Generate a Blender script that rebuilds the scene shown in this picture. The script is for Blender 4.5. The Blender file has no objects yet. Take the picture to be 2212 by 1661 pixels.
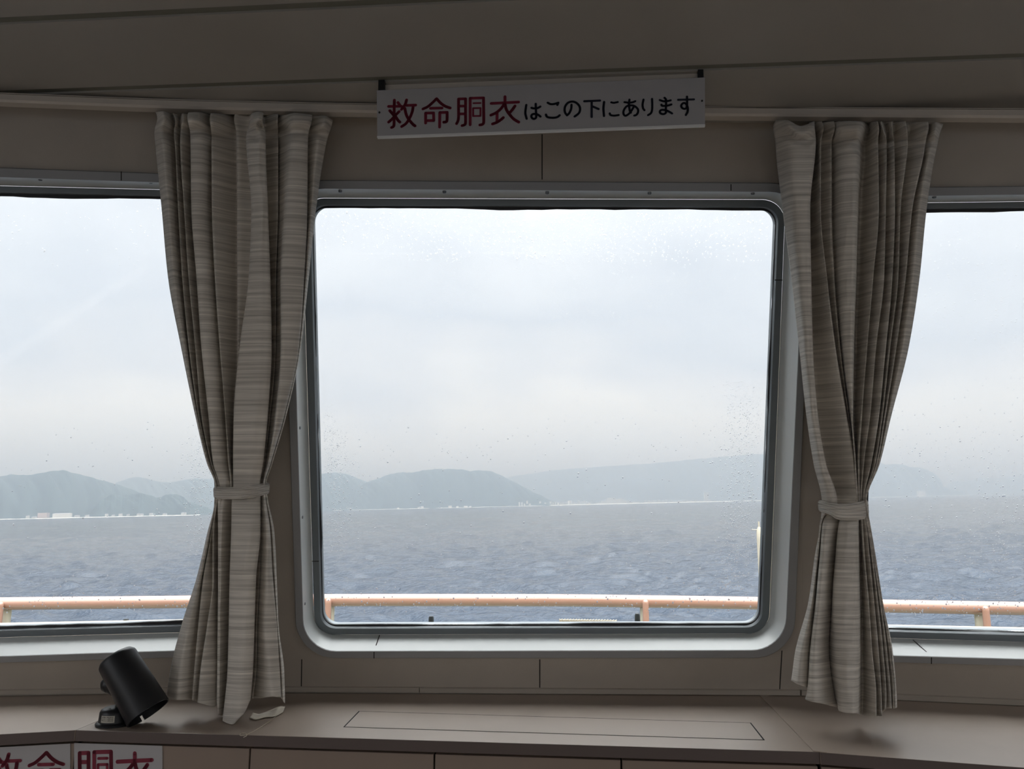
import bpy, math, random
import numpy as np
from mathutils import Vector, Matrix

# ------------------------------------------------------------------ camera, world, exposure
S = bpy.context.scene
COL = S.collection
W, H, F = 2212.0, 1661.0, 1600.0
PITCH = math.radians(9.2)
EYE = Vector((0, 0, 1.20))
FW = Vector((0, math.cos(PITCH), math.sin(PITCH)))
UP = Vector((0, -math.sin(PITCH), math.cos(PITCH)))
RT = Vector((1, 0, 0))
cam = bpy.data.cameras.new('camera')
cam.sensor_width = 36
cam.lens = 36 * F / W
cam.clip_start = 0.05
cam.clip_end = 40000
co = bpy.data.objects.new('camera', cam)
co.location = EYE
co.rotation_euler = (math.radians(90) + PITCH, 0, 0)
COL.objects.link(co)
S.camera = co
S.view_settings.view_transform = 'Standard'
S.view_settings.look = 'None'
S.view_settings.exposure = 0.18
S.view_settings.gamma = 1.0
S.view_settings.use_curve_mapping = False
try:
    S.cycles.max_bounces = 12
    S.cycles.diffuse_bounces = 8
    S.cycles.transparent_max_bounces = 24
    S.cycles.transmission_bounces = 8
    S.cycles.volume_bounces = 4
    S.cycles.caustics_reflective = False
    S.cycles.caustics_refractive = False
    S.cycles.sample_clamp_indirect = 4.0
except Exception:
    pass

ROLL = 0.0225           # heel of the ship against the sea


def make_world():
    w = bpy.data.worlds.new('overcast')
    S.world = w
    w.use_nodes = True
    nt = w.node_tree
    N, L = nt.nodes, nt.links
    N.clear()
    out = N.new('ShaderNodeOutputWorld')
    bg = N.new('ShaderNodeBackground')
    tc = N.new('ShaderNodeTexCoord')
    sep = N.new('ShaderNodeSeparateXYZ')
    L.new(tc.outputs['Generated'], sep.inputs[0])
    ramp = N.new('ShaderNodeValToRGB')
    e = ramp.color_ramp.elements
    e[0].position = 0.0
    e[0].color = (0.99, 1.0, 1.01, 1)
    e[1].position = 1.0
    e[1].color = (9.4, 9.6, 9.9, 1)
    for p, c in ((0.10, (1.05, 1.03, 1.01)), (0.17, (0.86, 0.87, 0.92)), (0.24, (0.74, 0.78, 0.87)), (0.32, (0.86, 0.89, 0.96)),
                 (0.40, (0.98, 1.0, 1.05)), (0.56, (4.0, 4.1, 4.25))):
        x = e.new(p)
        x.color = (*c, 1)
    # cloud banks: stretched noise shifts the elevation the ramp is read at
    mp = N.new('ShaderNodeMapping')
    mp.inputs['Scale'].default_value = (2.2, 2.2, 5.0)
    mp.inputs['Location'].default_value = (1.3, 0.4, 0.0)
    L.new(tc.outputs['Generated'], mp.inputs[0])
    nz = N.new('ShaderNodeTexNoise')
    nz.inputs['Scale'].default_value = 1.6
    nz.inputs['Detail'].default_value = 3
    nz.inputs['Roughness'].default_value = 0.45
    L.new(mp.outputs[0], nz.inputs['Vector'])
    m = N.new('ShaderNodeMath')
    m.operation = 'MULTIPLY_ADD'
    m.inputs[1].default_value = 0.36
    m.inputs[2].default_value = -0.18
    L.new(nz.outputs['Fac'], m.inputs[0])
    ad = N.new('ShaderNodeMath')
    ad.operation = 'ADD'
    L.new(sep.outputs['Z'], ad.inputs[0])
    L.new(m.outputs[0], ad.inputs[1])
    L.new(ad.outputs[0], ramp.inputs[0])
    # below the horizon the world is open sea
    st = N.new('ShaderNodeMapRange')
    st.inputs['From Min'].default_value = -0.03
    st.inputs['From Max'].default_value = -0.005
    L.new(sep.outputs['Z'], st.inputs['Value'])
    mx = N.new('ShaderNodeMix')
    mx.data_type = 'RGBA'
    mx.inputs['A'].default_value = (0.24, 0.28, 0.33, 1)
    L.new(st.outputs[0], mx.inputs['Factor'])
    L.new(ramp.outputs[0], mx.inputs['B'])
    L.new(mx.outputs['Result'], bg.inputs['Color'])
    bg.inputs['Strength'].default_value = 1.0
    L.new(bg.outputs[0], out.inputs['Surface'])
    try:
        w.cycles.sampling_method = 'MANUAL'
        w.cycles.sample_map_resolution = 512
    except Exception:
        pass


make_world()
sun = bpy.data.lights.new('haze_fill_sun', 'SUN')      # faint, very soft sun added to brighten the sea haze
sun.energy = 0.12
sun.angle = math.radians(80)
so = bpy.data.objects.new('haze_fill_sun', sun)
so.rotation_euler = (math.radians(-38), math.radians(12), 0)
COL.objects.link(so)

# ------------------------------------------------------------------ pixel geometry helpers


def ray(px, py):
    return FW + RT * ((px - W / 2) / F) - UP * ((py - H / 2) / F)


def at_z(px, py, z):
    d = ray(px, py)
    return EYE + d * ((z - EYE.z) / d.z)


def at_y(px, py, y):
    d = ray(px, py)
    return EYE + d * (y / d.y)


def at_plane(px, py, p0, n):
    d = ray(px, py)
    return EYE + d * ((p0 - EYE).dot(n) / d.dot(n))


# ------------------------------------------------------------------ materials


def rgb(r, g, b):
    def f(c):
        c /= 255.0
        return c / 12.92 if c <= 0.04045 else ((c + 0.055) / 1.055) ** 2.4
    return (f(r), f(g), f(b), 1)


def mat(name, col, rough=0.5, metal=0.0, spec=0.5, var=0.0, scale=20.0, bump=0.0, bscale=200.0, sheen=0.0, coord='Object'):
    m = bpy.data.materials.new(name)
    m.use_nodes = True
    nt = m.node_tree
    b = nt.nodes['Principled BSDF']
    b.inputs['Base Color'].default_value = col
    b.inputs['Roughness'].default_value = rough
    b.inputs['Metallic'].default_value = metal
    b.inputs['Specular IOR Level'].default_value = spec
    b.inputs['Sheen Weight'].default_value = sheen
    tc = nt.nodes.new('ShaderNodeTexCoord')
    if var > 0:
        n = nt.nodes.new('ShaderNodeTexNoise')
        n.inputs['Scale'].default_value = scale
        n.inputs['Detail'].default_value = 5
        nt.links.new(tc.outputs[coord], n.inputs['Vector'])
        mx = nt.nodes.new('ShaderNodeMix')
        mx.data_type = 'RGBA'
        mx.inputs['A'].default_value = tuple(c * (1 - var) for c in col[:3]) + (1,)
        mx.inputs['B'].default_value = tuple(min(1, c * (1 + var)) for c in col[:3]) + (1,)
        nt.links.new(n.outputs['Fac'], mx.inputs['Factor'])
        nt.links.new(mx.outputs['Result'], b.inputs['Base Color'])
    if bump > 0:
        n = nt.nodes.new('ShaderNodeTexNoise')
        n.inputs['Scale'].default_value = bscale
        n.inputs['Detail'].default_value = 3
        nt.links.new(tc.outputs[coord], n.inputs['Vector'])
        bp = nt.nodes.new('ShaderNodeBump')
        bp.inputs['Strength'].default_value = bump
        bp.inputs['Distance'].default_value = 0.002
        nt.links.new(n.outputs['Fac'], bp.inputs['Height'])
        nt.links.new(bp.outputs[0], b.inputs['Normal'])
    return m


def fabric(name, light, dark):
    m = bpy.data.materials.new(name)
    m.use_nodes = True
    nt = m.node_tree
    N, L = nt.nodes, nt.links
    b = N['Principled BSDF']
    b.inputs['Roughness'].default_value = 0.9
    b.inputs['Specular IOR Level'].default_value = 0.15
    b.inputs['Sheen Weight'].default_value = 0.35
    b.inputs['Sheen Roughness'].default_value = 0.4
    uv = N.new('ShaderNodeUVMap')
    mp = N.new('ShaderNodeMapping')
    mp.inputs['Scale'].default_value = (5, 430, 1)
    L.new(uv.outputs[0], mp.inputs[0])
    n = N.new('ShaderNodeTexNoise')
    n.inputs['Scale'].default_value = 1.0
    n.inputs['Detail'].default_value = 3
    n.inputs['Roughness'].default_value = 0.75
    L.new(mp.outputs[0], n.inputs['Vector'])
    mp2 = N.new('ShaderNodeMapping')
    mp2.inputs['Scale'].default_value = (2.2, 130, 1)
    L.new(uv.outputs[0], mp2.inputs[0])
    n2 = N.new('ShaderNodeTexNoise')
    n2.inputs['Scale'].default_value = 1.0
    n2.inputs['Detail'].default_value = 2
    L.new(mp2.outputs[0], n2.inputs['Vector'])
    ad = N.new('ShaderNodeMath')
    ad.operation = 'MULTIPLY_ADD'
    ad.inputs[1].default_value = 0.55
    L.new(n2.outputs['Fac'], ad.inputs[0])
    m3 = N.new('ShaderNodeMath')
    m3.operation = 'MULTIPLY'
    m3.inputs[1].default_value = 0.45
    L.new(n.outputs['Fac'], m3.inputs[0])
    L.new(m3.outputs[0], ad.inputs[2])
    r = N.new('ShaderNodeValToRGB')
    r.color_ramp.elements[0].position = 0.36
    r.color_ramp.elements[0].color = dark
    r.color_ramp.elements[1].position = 0.66
    r.color_ramp.elements[1].color = light
    L.new(ad.outputs[0], r.inputs[0])
    L.new(r.outputs[0], b.inputs['Base Color'])
    bp = N.new('ShaderNodeBump')
    bp.inputs['Strength'].default_value = 0.5
    bp.inputs['Distance'].default_value = 0.0015
    L.new(n.outputs['Fac'], bp.inputs['Height'])
    L.new(bp.outputs[0], b.inputs['Normal'])
    tr = N.new('ShaderNodeBsdfTranslucent')
    L.new(r.outputs[0], tr.inputs['Color'])
    ms = N.new('ShaderNodeMixShader')
    ms.inputs[0].default_value = 0.05
    L.new(b.outputs[0], ms.inputs[1])
    L.new(tr.outputs[0], ms.inputs[2])
    L.new(ms.outputs[0], N['Material Output'].inputs['Surface'])
    return m


def glass_pane(name):
    m = bpy.data.materials.new(name)
    m.use_nodes = True
    nt = m.node_tree
    N, L = nt.nodes, nt.links
    N.remove(N['Principled BSDF'])
    t = N.new('ShaderNodeBsdfTransparent')
    t.inputs[0].default_value = (0.97, 0.985, 0.98, 1)
    g = N.new('ShaderNodeBsdfGlossy')
    g.inputs['Roughness'].default_value = 0.02
    fr = N.new('ShaderNodeFresnel')
    fr.inputs[0].default_value = 1.3
    ms = N.new('ShaderNodeMixShader')
    L.new(fr.outputs[0], ms.inputs[0])
    L.new(t.outputs[0], ms.inputs[1])
    L.new(g.outputs[0], ms.inputs[2])
    L.new(ms.outputs[0], N['Material Output'].inputs['Surface'])
    return m


def water_drop(name):
    m = bpy.data.materials.new(name)
    m.use_nodes = True
    nt = m.node_tree
    N, L = nt.nodes, nt.links
    N.remove(N['Principled BSDF'])
    g = N.new('ShaderNodeBsdfGlass')
    g.inputs['IOR'].default_value = 1.33
    g.inputs['Roughness'].default_value = 0.0
    L.new(g.outputs[0], N['Material Output'].inputs['Surface'])
    return m


M = {}
M['wall'] = mat('beige_wall_vinyl', rgb(172, 163, 151), 0.6, var=0.10, scale=9, bump=0.12, bscale=420)
M['seam'] = mat('dark_seam', rgb(40, 36, 34), 0.8)
M['ceiling'] = mat('ceiling_panel', rgb(164, 159, 151), 0.55, var=0.05, scale=6)
M['gap'] = mat('ceiling_joint', rgb(122, 121, 110), 0.7)
M['ledge'] = mat('ledge_laminate', rgb(166, 151, 138), 0.38, spec=0.5, var=0.06, scale=14, bump=0.03, bscale=500)
M['fascia'] = mat('ledge_edge_band', rgb(92, 80, 76), 0.5, var=0.05)
M['cabinet'] = mat('locker_panel', rgb(140, 124, 112), 0.55, var=0.06, scale=12, bump=0.05)
M['cabinet_dark'] = mat('locker_gap', rgb(18, 16, 15), 0.9)
M['rim'] = mat('window_rim_paint', rgb(150, 150, 150), 0.5, var=0.05, scale=12)
M['reveal'] = mat('window_reveal_paint', rgb(236, 240, 238), 0.28, var=0.04, scale=16)
M['frame'] = mat('window_frame_metal', rgb(122, 128, 132), 0.45, metal=0.3, var=0.05)
M['gasket'] = mat('black_sealant', rgb(14, 13, 17), 0.5)
M['pane'] = glass_pane('window_glass')
M['drop'] = water_drop('rain_water')
M['screw'] = mat('steel_screw', rgb(120, 124, 128), 0.3, metal=0.9)
M['rail'] = mat('curtain_rail_paint', rgb(196, 187, 176), 0.45, var=0.03)
M['cloth'] = fabric('slub_curtain_cloth', rgb(240, 234, 224), rgb(172, 166, 157))
M['lining'] = mat('curtain_lining', rgb(205, 196, 182), 0.9, bump=0.3, bscale=300)
M['thread'] = mat('loose_thread', rgb(200, 190, 172), 0.9)
M['sign'] = mat('sign_board', rgb(172, 170, 171), 0.4, var=0.03, scale=5)
M['sign_edge'] = mat('sign_edge_strip', rgb(226, 226, 224), 0.4)
M['red'] = mat('red_lettering', rgb(118, 24, 48), 0.5)
M['navy'] = mat('navy_lettering', rgb(14, 20, 38), 0.5)
M['blackmetal'] = mat('black_bracket', rgb(26, 26, 27), 0.5)
M['lamp'] = mat('black_lamp_paint', rgb(24, 25, 28), 0.42, var=0.1, scale=60)
M['label'] = mat('pale_sticker', rgb(176, 172, 160), 0.6, var=0.12, scale=500)
M['ink'] = mat('sticker_ink', rgb(60, 58, 56), 0.6)
M['handrail'] = mat('salmon_rail_paint', rgb(160, 120, 101), 0.25, var=0.07, scale=9, bump=0.05, bscale=60)
M['handrail'].node_tree.nodes['Principled BSDF'].inputs['Coat Weight'].default_value = 0.8
M['handrail'].node_tree.nodes['Principled BSDF'].inputs['Coat Roughness'].default_value = 0.12
M['cream'] = mat('cream_paint', rgb(184, 174, 156), 0.45, var=0.05, scale=12)
M['deck'] = mat('deck_paint', rgb(112, 122, 110), 0.6, var=0.08)
M['floor'] = mat('lounge_floor', rgb(140, 130, 120), 0.95, var=0.2, scale=60)
M['nozzle'] = mat('dark_fitting', rgb(52, 56, 58), 0.4, metal=0.4)


def sea_material():
    m = mat('sea_water', rgb(36, 54, 74), 0.10, spec=0.5)
    nt = m.node_tree
    N, L = nt.nodes, nt.links
    b = N['Principled BSDF']
    b.inputs['IOR'].default_value = 1.33
    tc = N.new('ShaderNodeTexCoord')
    prev = None
    for sc, dist, dt in (((0.30, 0.55, 0.3), 0.45, 5), ((1.3, 2.2, 1.3), 0.24, 5)):
        mp = N.new('ShaderNodeMapping')
        mp.inputs['Scale'].default_value = sc
        mp.inputs['Rotation'].default_value = (0, 0, 0.25)
        L.new(tc.outputs['Object'], mp.inputs[0])
        n = N.new('ShaderNodeTexNoise')
        n.inputs['Scale'].default_value = 1.0
        n.inputs['Detail'].default_value = dt
        n.inputs['Roughness'].default_value = 0.6
        L.new(mp.outputs[0], n.inputs['Vector'])
        bp = N.new('ShaderNodeBump')
        bp.inputs['Strength'].default_value = 1.0
        bp.inputs['Distance'].default_value = dist
        L.new(n.outputs['Fac'], bp.inputs['Height'])
        if prev:
            L.new(prev.outputs[0], bp.inputs['Normal'])
        prev = bp
    L.new(prev.outputs[0], b.inputs['Normal'])
    return m


M['sea'] = sea_material()
M['hill'] = mat('wooded_hillside', rgb(46, 60, 58), 0.95, spec=0.1, var=0.35, scale=0.02)
M['house'] = mat('house_wall', rgb(226, 222, 212), 0.8)
M['house_pink'] = mat('house_wall_pink', rgb(200, 176, 166), 0.8)
M['roof'] = mat('house_roof', rgb(126, 124, 128), 0.8)
M['sand'] = mat('pale_beach', rgb(190, 190, 184), 0.9)
M['foam'] = mat('sea_foam', rgb(235, 240, 242), 0.8)

# ------------------------------------------------------------------ mesh helpers


def tag(o, label, cat=None, group=None, kind=None):
    o['label'] = label
    if cat:
        o['category'] = cat
    if group:
        o['group'] = group
    if kind:
        o['kind'] = kind
    return o


class MB:
    """collects shapes into one mesh"""

    def __init__(self):
        self.v, self.f, self.mi, self.uv = [], [], [], None

    def add(self, vs, fs, mi=0):
        b = len(self.v)
        self.v += [tuple(p) for p in vs]
        self.f += [tuple(i + b for i in f) for f in fs]
        self.mi += [mi] * len(fs)

    def quad(self, a, b, c, d, mi=0):
        self.add([a, b, c, d], [(0, 1, 2, 3)], mi)

    def ring(self, A, B, mi=0, closed=True):
        n = len(A)
        fs = []
        for i in range(n if closed else n - 1):
            j = (i + 1) % n
            fs.append((i, j, n + j, n + i))
        self.add(list(A) + list(B), fs, mi)

    def poly(self, A, mi=0):
        self.add(A, [tuple(range(len(A)))], mi)

    def prism(self, A, off, mi=0, mside=None):
        """polygon A extruded by vector off, closed"""
        off = Vector(off)
        B = [Vector(p) + off for p in A]
        n = len(A)
        self.add(A, [tuple(range(n))], mi)
        self.add(B, [tuple(range(n - 1, -1, -1))], mi)
        self.ring(A, B, mi if mside is None else mside)

    def box(self, c, X, Y, Z, mi=0):
        c, X, Y, Z = Vector(c), Vector(X), Vector(Y), Vector(Z)
        A = [c - X - Y - Z, c + X - Y - Z, c + X + Y - Z, c - X + Y - Z]
        self.prism(A, Z * 2, mi)

    def tube(self, pts, r, seg=12, mi=0, cap=True):
        pts = [Vector(p) for p in pts]
        rs = r if isinstance(r, (list, tuple)) else [r] * len(pts)
        loops = []
        ref = None
        for i, p in enumerate(pts):
            t = (pts[min(i + 1, len(pts) - 1)] - pts[max(i - 1, 0)]).normalized()
            if ref is None:
                ref = t.orthogonal().normalized()
            ref = (ref - t * ref.dot(t)).normalized()
            b = t.cross(ref)
            loops.append([p + (ref * math.cos(a) + b * math.sin(a)) * rs[i] for a in [2 * math.pi * k / seg for k in range(seg)]])
        base = len(self.v)
        for l in loops:
            self.v += [tuple(q) for q in l]
        for i in range(len(loops) - 1):
            for k in range(seg):
                j = (k + 1) % seg
                self.f.append((base + i * seg + k, base + i * seg + j, base + (i + 1) * seg + j, base + (i + 1) * seg + k))
                self.mi.append(mi)
        if cap:
            self.poly(loops[0][::-1], mi)
            self.poly(loops[-1], mi)

    def lathe(self, c, ax, prof, seg=32, mi=0):
        """prof: list of (distance along axis, radius)"""
        c, ax = Vector(c), Vector(ax).normalized()
        u = ax.orthogonal().normalized()
        w = ax.cross(u)
        loops = [[c + ax * d + (u * math.cos(2 * math.pi * k / seg) + w * math.sin(2 * math.pi * k / seg)) * r for k in range(seg)] for d, r in prof]
        base = len(self.v)
        for l in loops:
            self.v += [tuple(q) for q in l]
        for i in range(len(loops) - 1):
            for k in range(seg):
                j = (k + 1) % seg
                self.f.append((base + i * seg + k, base + i * seg + j, base + (i + 1) * seg + j, base + (i + 1) * seg + k))
                self.mi.append(mi)

    def build(self, name, mats, parent=None, smooth=False, bevel=0.0, fix=True):
        me = bpy.data.meshes.new(name)
        me.from_pydata(self.v, [], self.f)
        if not isinstance(mats, (list, tuple)):
            mats = [mats]
        for m in mats:
            me.materials.append(m)
        if len(mats) > 1:
            me.polygons.foreach_set('material_index', self.mi)
        if fix:
            import bmesh
            bm = bmesh.new()
            bm.from_mesh(me)
            bmesh.ops.remove_doubles(bm, verts=bm.verts, dist=1e-6)
            bmesh.ops.recalc_face_normals(bm, faces=bm.faces)
            bm.to_mesh(me)
            bm.free()
        if smooth:
            me.polygons.foreach_set('use_smooth', [True] * len(me.polygons))
            try:
                me.set_sharp_from_angle(angle=math.radians(38))
            except Exception:
                pass
        me.update()
        o = bpy.data.objects.new(name, me)
        COL.objects.link(o)
        if parent is not None:
            o.parent = parent
            o.matrix_parent_inverse = Matrix.Translation(-parent.location)
        if bevel:
            md = o.modifiers.new('bevel', 'BEVEL')
            md.width = bevel
            md.segments = 2
            md.limit_method = 'ANGLE'
        return o


def empty(name, loc):
    o = bpy.data.objects.new(name, None)
    o.location = loc
    o.empty_display_size = 0.05
    COL.objects.link(o)
    return o


def crom(P, n=8):
    """Catmull-Rom through points P (lists of floats)"""
    P = [np.array(p, float) for p in P]
    if len(P) < 3:
        return [P[0] + (P[-1] - P[0]) * t for t in np.linspace(0, 1, n)]
    Q = [2 * P[0] - P[1]] + P + [2 * P[-1] - P[-2]]
    out = []
    for i in range(1, len(Q) - 2):
        for k in range(n):
            t = k / n
            a, b, c, d = Q[i - 1], Q[i], Q[i + 1], Q[i + 2]
            out.append(0.5 * ((2 * b) + (-a + c) * t + (2 * a - 5 * b + 4 * c - d) * t * t + (-a + 3 * b - 3 * c + d) * t ** 3))
    out.append(P[-1])
    return out


# ------------------------------------------------------------------ room planes
ZL = 0.76                                   # ledge height
RAKE = math.radians(14.8)
Zv = Vector((0, 0, 1))


def ledge(px, py):
    return at_z(px, py, ZL)


class Facet:
    def __init__(self, a, b):
        self.o = a.copy()
        self.U = (b - a).normalized()
        nh = Vector((self.U.y, -self.U.x, 0)).normalized()      # toward the room
        self.V = (Zv * math.cos(RAKE) + nh * math.sin(RAKE)).normalized()
        self.N = (nh * math.cos(RAKE) - Zv * math.sin(RAKE)).normalized()

    def p(self, u, v, n=0.0):
        return self.o + self.U * u + self.V * v + self.N * n

    def px(self, x, y, n=0.0):
        """pixel -> point on the plane offset by n"""
        return at_plane(x, y, self.o + self.N * n, self.N)

    def uv(self, x, y, n=0.0):
        d = self.px(x, y, n) - self.o
        return (d.dot(self.U), d.dot(self.V))


BL = ledge(500, 1493.5)
BR = ledge(1730, 1502)
FC = Facet(BL, BR)
LD = (BL - ledge(0, 1503)).normalized()
FL = Facet(BL - LD * 1.62, BL)
RD = (ledge(2212, 1524) - BR).normalized()
FR = Facet(BR, BR + RD * 1.62)
LEND = BL - LD * 1.62
REND = BR + RD * 1.62
CEIL = 2.030             # ceiling height above the middle of the ledge; it drops slightly to the right
CN = Vector((0.026, 0, 1)).normalized()
CP = Vector((0, 1.4, CEIL))


def zc(p):
    return CEIL - 0.026 * p.x


def ceil_px(px, py):
    return at_plane(px, py, CP, CN)




def meet(f1, f2, p, z):
    """point at height z on the line where two facets meet, the line passing through p"""
    d = f1.N.cross(f2.N)
    return p + d * ((z - p.z) / d.z)


def cut_x(f, x, z):
    """point on facet f with given x and z"""
    v = (z - f.o.z) / f.V.z
    base = f.o + f.V * v
    return base + f.U * ((x - base.x) / f.U.x)


# rounded quad loops --------------------------------------------------------------
MS, KC = 30, 10


def rquad(c4, r, wav=0.0, seed=0):
    """c4: (u,v) corners TL, TR, BR, BL -> closed loop with rounded corners"""
    rnd = random.Random(seed)
    P = [Vector(p) for p in c4]
    pts = []
    n = 4
    ph = [rnd.uniform(0, 6.28) for _ in range(8)]
    rr = [r] * 4 if not isinstance(r, (list, tuple)) else r
    for i in range(n):
        a, b, c = P[i - 1], P[i], P[(i + 1) % n]
        d1, d2 = (a - b).normalized(), (c - b).normalized()
        s, e = b + d1 * rr[i], b + d2 * rr[i]
        for k in range(KC + 1):
            t = k / KC
            k1 = 0.5523
            q = s * (1 - t) ** 3 + (s - d1 * rr[i] * k1) * 3 * t * (1 - t) ** 2 + (e - d2 * rr[i] * k1) * 3 * t * t * (1 - t) + e * t ** 3
            pts.append(q)
        nb = P[(i + 1) % n]
        e2 = nb - d2 * rr[(i + 1) % n]
        inward = Vector((-d2.y, d2.x)) * (-1 if n else 1)
        for k in range(1, MS):
            t = k / MS
            q = e.lerp(e2, t)
            if wav:
                w = wav * (0.55 * math.sin(t * 9 + ph[i]) + 0.3 * math.sin(t * 23 + ph[i + 4]) + 0.3 * rnd.uniform(-1, 1))
                q = q + inward * w * math.sin(math.pi * t) ** 0.3
            pts.append(q)
    return pts


def outer_loop(hole, c4):
    """project hole loop radially onto quad c4 -> matching loop"""
    c = sum((Vector(p) for p in hole), Vector((0, 0))) / len(hole)
    P = [Vector(p) for p in c4]
    out = []
    for h in hole:
        d = Vector(h) - c
        best = None
        for i in range(4):
            a, b = P[i], P[(i + 1) % 4]
            e = b - a
            den = d.x * e.y - d.y * e.x
            if abs(den) < 1e-12:
                continue
            t = ((a.x - c.x) * e.y - (a.y - c.y) * e.x) / den
            s = ((a.x - c.x) * d.y - (a.y - c.y) * d.x) / den
            if t > 0 and -1e-6 <= s <= 1 + 1e-6 and (best is None or t < best):
                best = t
        out.append(c + d * best)
    # snap the nearest loop points to the quad's corners
    for p in P:
        k = min(range(len(out)), key=lambda i: (out[i] - p).length)
        out[k] = p.copy()
    return out


def to3(f, loop, n):
    return [f.p(q[0], q[1], n) for q in loop]


DR, DFR = 0.012, -0.078      # rim proud of the wall, depth of frame front


def corners(f, pts, n):
    return [f.uv(x, y, n) for x, y in pts]


def extend_quad(c4, side, width):
    """c4 known only near one side (TL,TR,BR,BL): push the other side out to a given width"""
    c = [Vector(p) for p in c4]
    if side == 'L':      # right side known -> set left
        c[0] = c[1] + (c[0] - c[1]).normalized() * width
        c[3] = c[2] + (c[3] - c[2]).normalized() * width
    else:
        c[1] = c[0] + (c[1] - c[0]).normalized() * width
        c[2] = c[3] + (c[2] - c[3]).normalized() * width
    return [tuple(p) for p in c]


# pixel corners (TL, TR, BR, BL): rim outer, rim inner, frame outer, frame inner, glass edge
WIN = {
    'C': dict(f=FC, side=None, px=[
        [(607, 388), (1757, 394.5), (1716, 1423), (640, 1423)],
        [(627, 406.5), (1741, 414.5), (1696, 1405), (656, 1407.5)],
        [(651, 427.5), (1697, 431), (1661, 1368.5), (679, 1371)],
        [(672, 444), (1680, 449), (1643, 1352.5), (695, 1355)],
        [(675, 449), (1676, 454.5), (1640, 1346.5), (698, 1349.5)]]),
    'L': dict(f=FL, side='L', px=[
        [(0, 361), (500, 379), (532, 1417), (0, 1433)],
        [(0, 382), (482, 398), (516, 1401.5), (0, 1418.5)],
        [(0, 401), (464, 412), (488, 1363.5), (0, 1377)],
        [(0, 417), (450, 426), (474, 1347), (0, 1360)],
        [(0, 424), (447, 431.5), (471, 1339), (0, 1353)]]),
    'R': dict(f=FR, side='R', px=[
        [(1850, 405), (2212, 401), (2212, 1440), (1812, 1429)],
        [(1866, 424), (2212, 420), (2212, 1424.5), (1830, 1414)],
        [(1884, 439), (2212, 435), (2212, 1387), (1848, 1376)],
        [(1898, 453), (2212, 449.5), (2212, 1369.5), (1862, 1360)],
        [(1902, 460.5), (2212, 457), (2212, 1364), (1865, 1355.5)]]),
}
OFFS = [DR, DR, DFR, DFR, DFR - 0.008]
RAD = [0.092, 0.076, 0.052, 0.036, 0.032]
WC = WIN['C']
for k in 'LCR':
    w = WIN[k]
    w['c'] = [corners(w['f'], w['px'][i], OFFS[i]) for i in range(5)]
for k in 'LR':
    w = WIN[k]
    for i in range(5):
        cc = [Vector(p) for p in WC['c'][i]]
        width = ((cc[1] - cc[0]).length + (cc[2] - cc[3]).length) / 2
        w['c'][i] = extend_quad(w['c'][i], w['side'], width)


def drops_mesh(f, quad, zones, seed, n):
    """closed little domes of water on the outer face of the pane; zones: list of (count, sampler, rmin, rmax)"""
    rnd = random.Random(seed)
    seg, V, Fc = 8, [], []
    TL, TR, BRq, BLq = [Vector(p) for p in quad]
    for cnt, samp, r0, r1 in zones:
        for _ in range(cnt):
            s, t = samp(rnd)
            if not (0.01 < s < 0.99 and 0.008 < t < 0.99):
                continue
            q = (TL.lerp(TR, s)).lerp(BLq.lerp(BRq, s), t)
            r = r0 + (r1 - r0) * rnd.random() ** 2.2
            el = 1 + rnd.random() * 0.35
            b = len(V)
            off = r * 0.25 * rnd.uniform(-1, 1)
            for rr, hh in ((1.0, 0.0), (0.78, 0.22), (0.4, 0.34)):
                for k in range(seg):
                    a = 2 * math.pi * k / seg
                    V.append(f.p(q.x + r * rr * math.cos(a) + (off * hh), q.y + r * rr * el * math.sin(a) - hh * r * 0.25, n - hh * r))
            V.append(f.p(q.x, q.y, n - 0.37 * r))
            V.append(f.p(q.x, q.y, n))
            for k in range(seg):
                j = (k + 1) % seg
                Fc.append((b + k, b + j, b + seg + j, b + seg + k))
                Fc.append((b + seg + k, b + seg + j, b + 2 * seg + j, b + 2 * seg + k))
                Fc.append((b + 2 * seg + k, b + 2 * seg + j, b + 3 * seg))
                Fc.append((b + j, b + k, b + 3 * seg + 1))
    mb = MB()
    mb.v, mb.f, mb.mi = [tuple(v) for v in V], Fc, [0] * len(Fc)
    return mb


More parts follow.
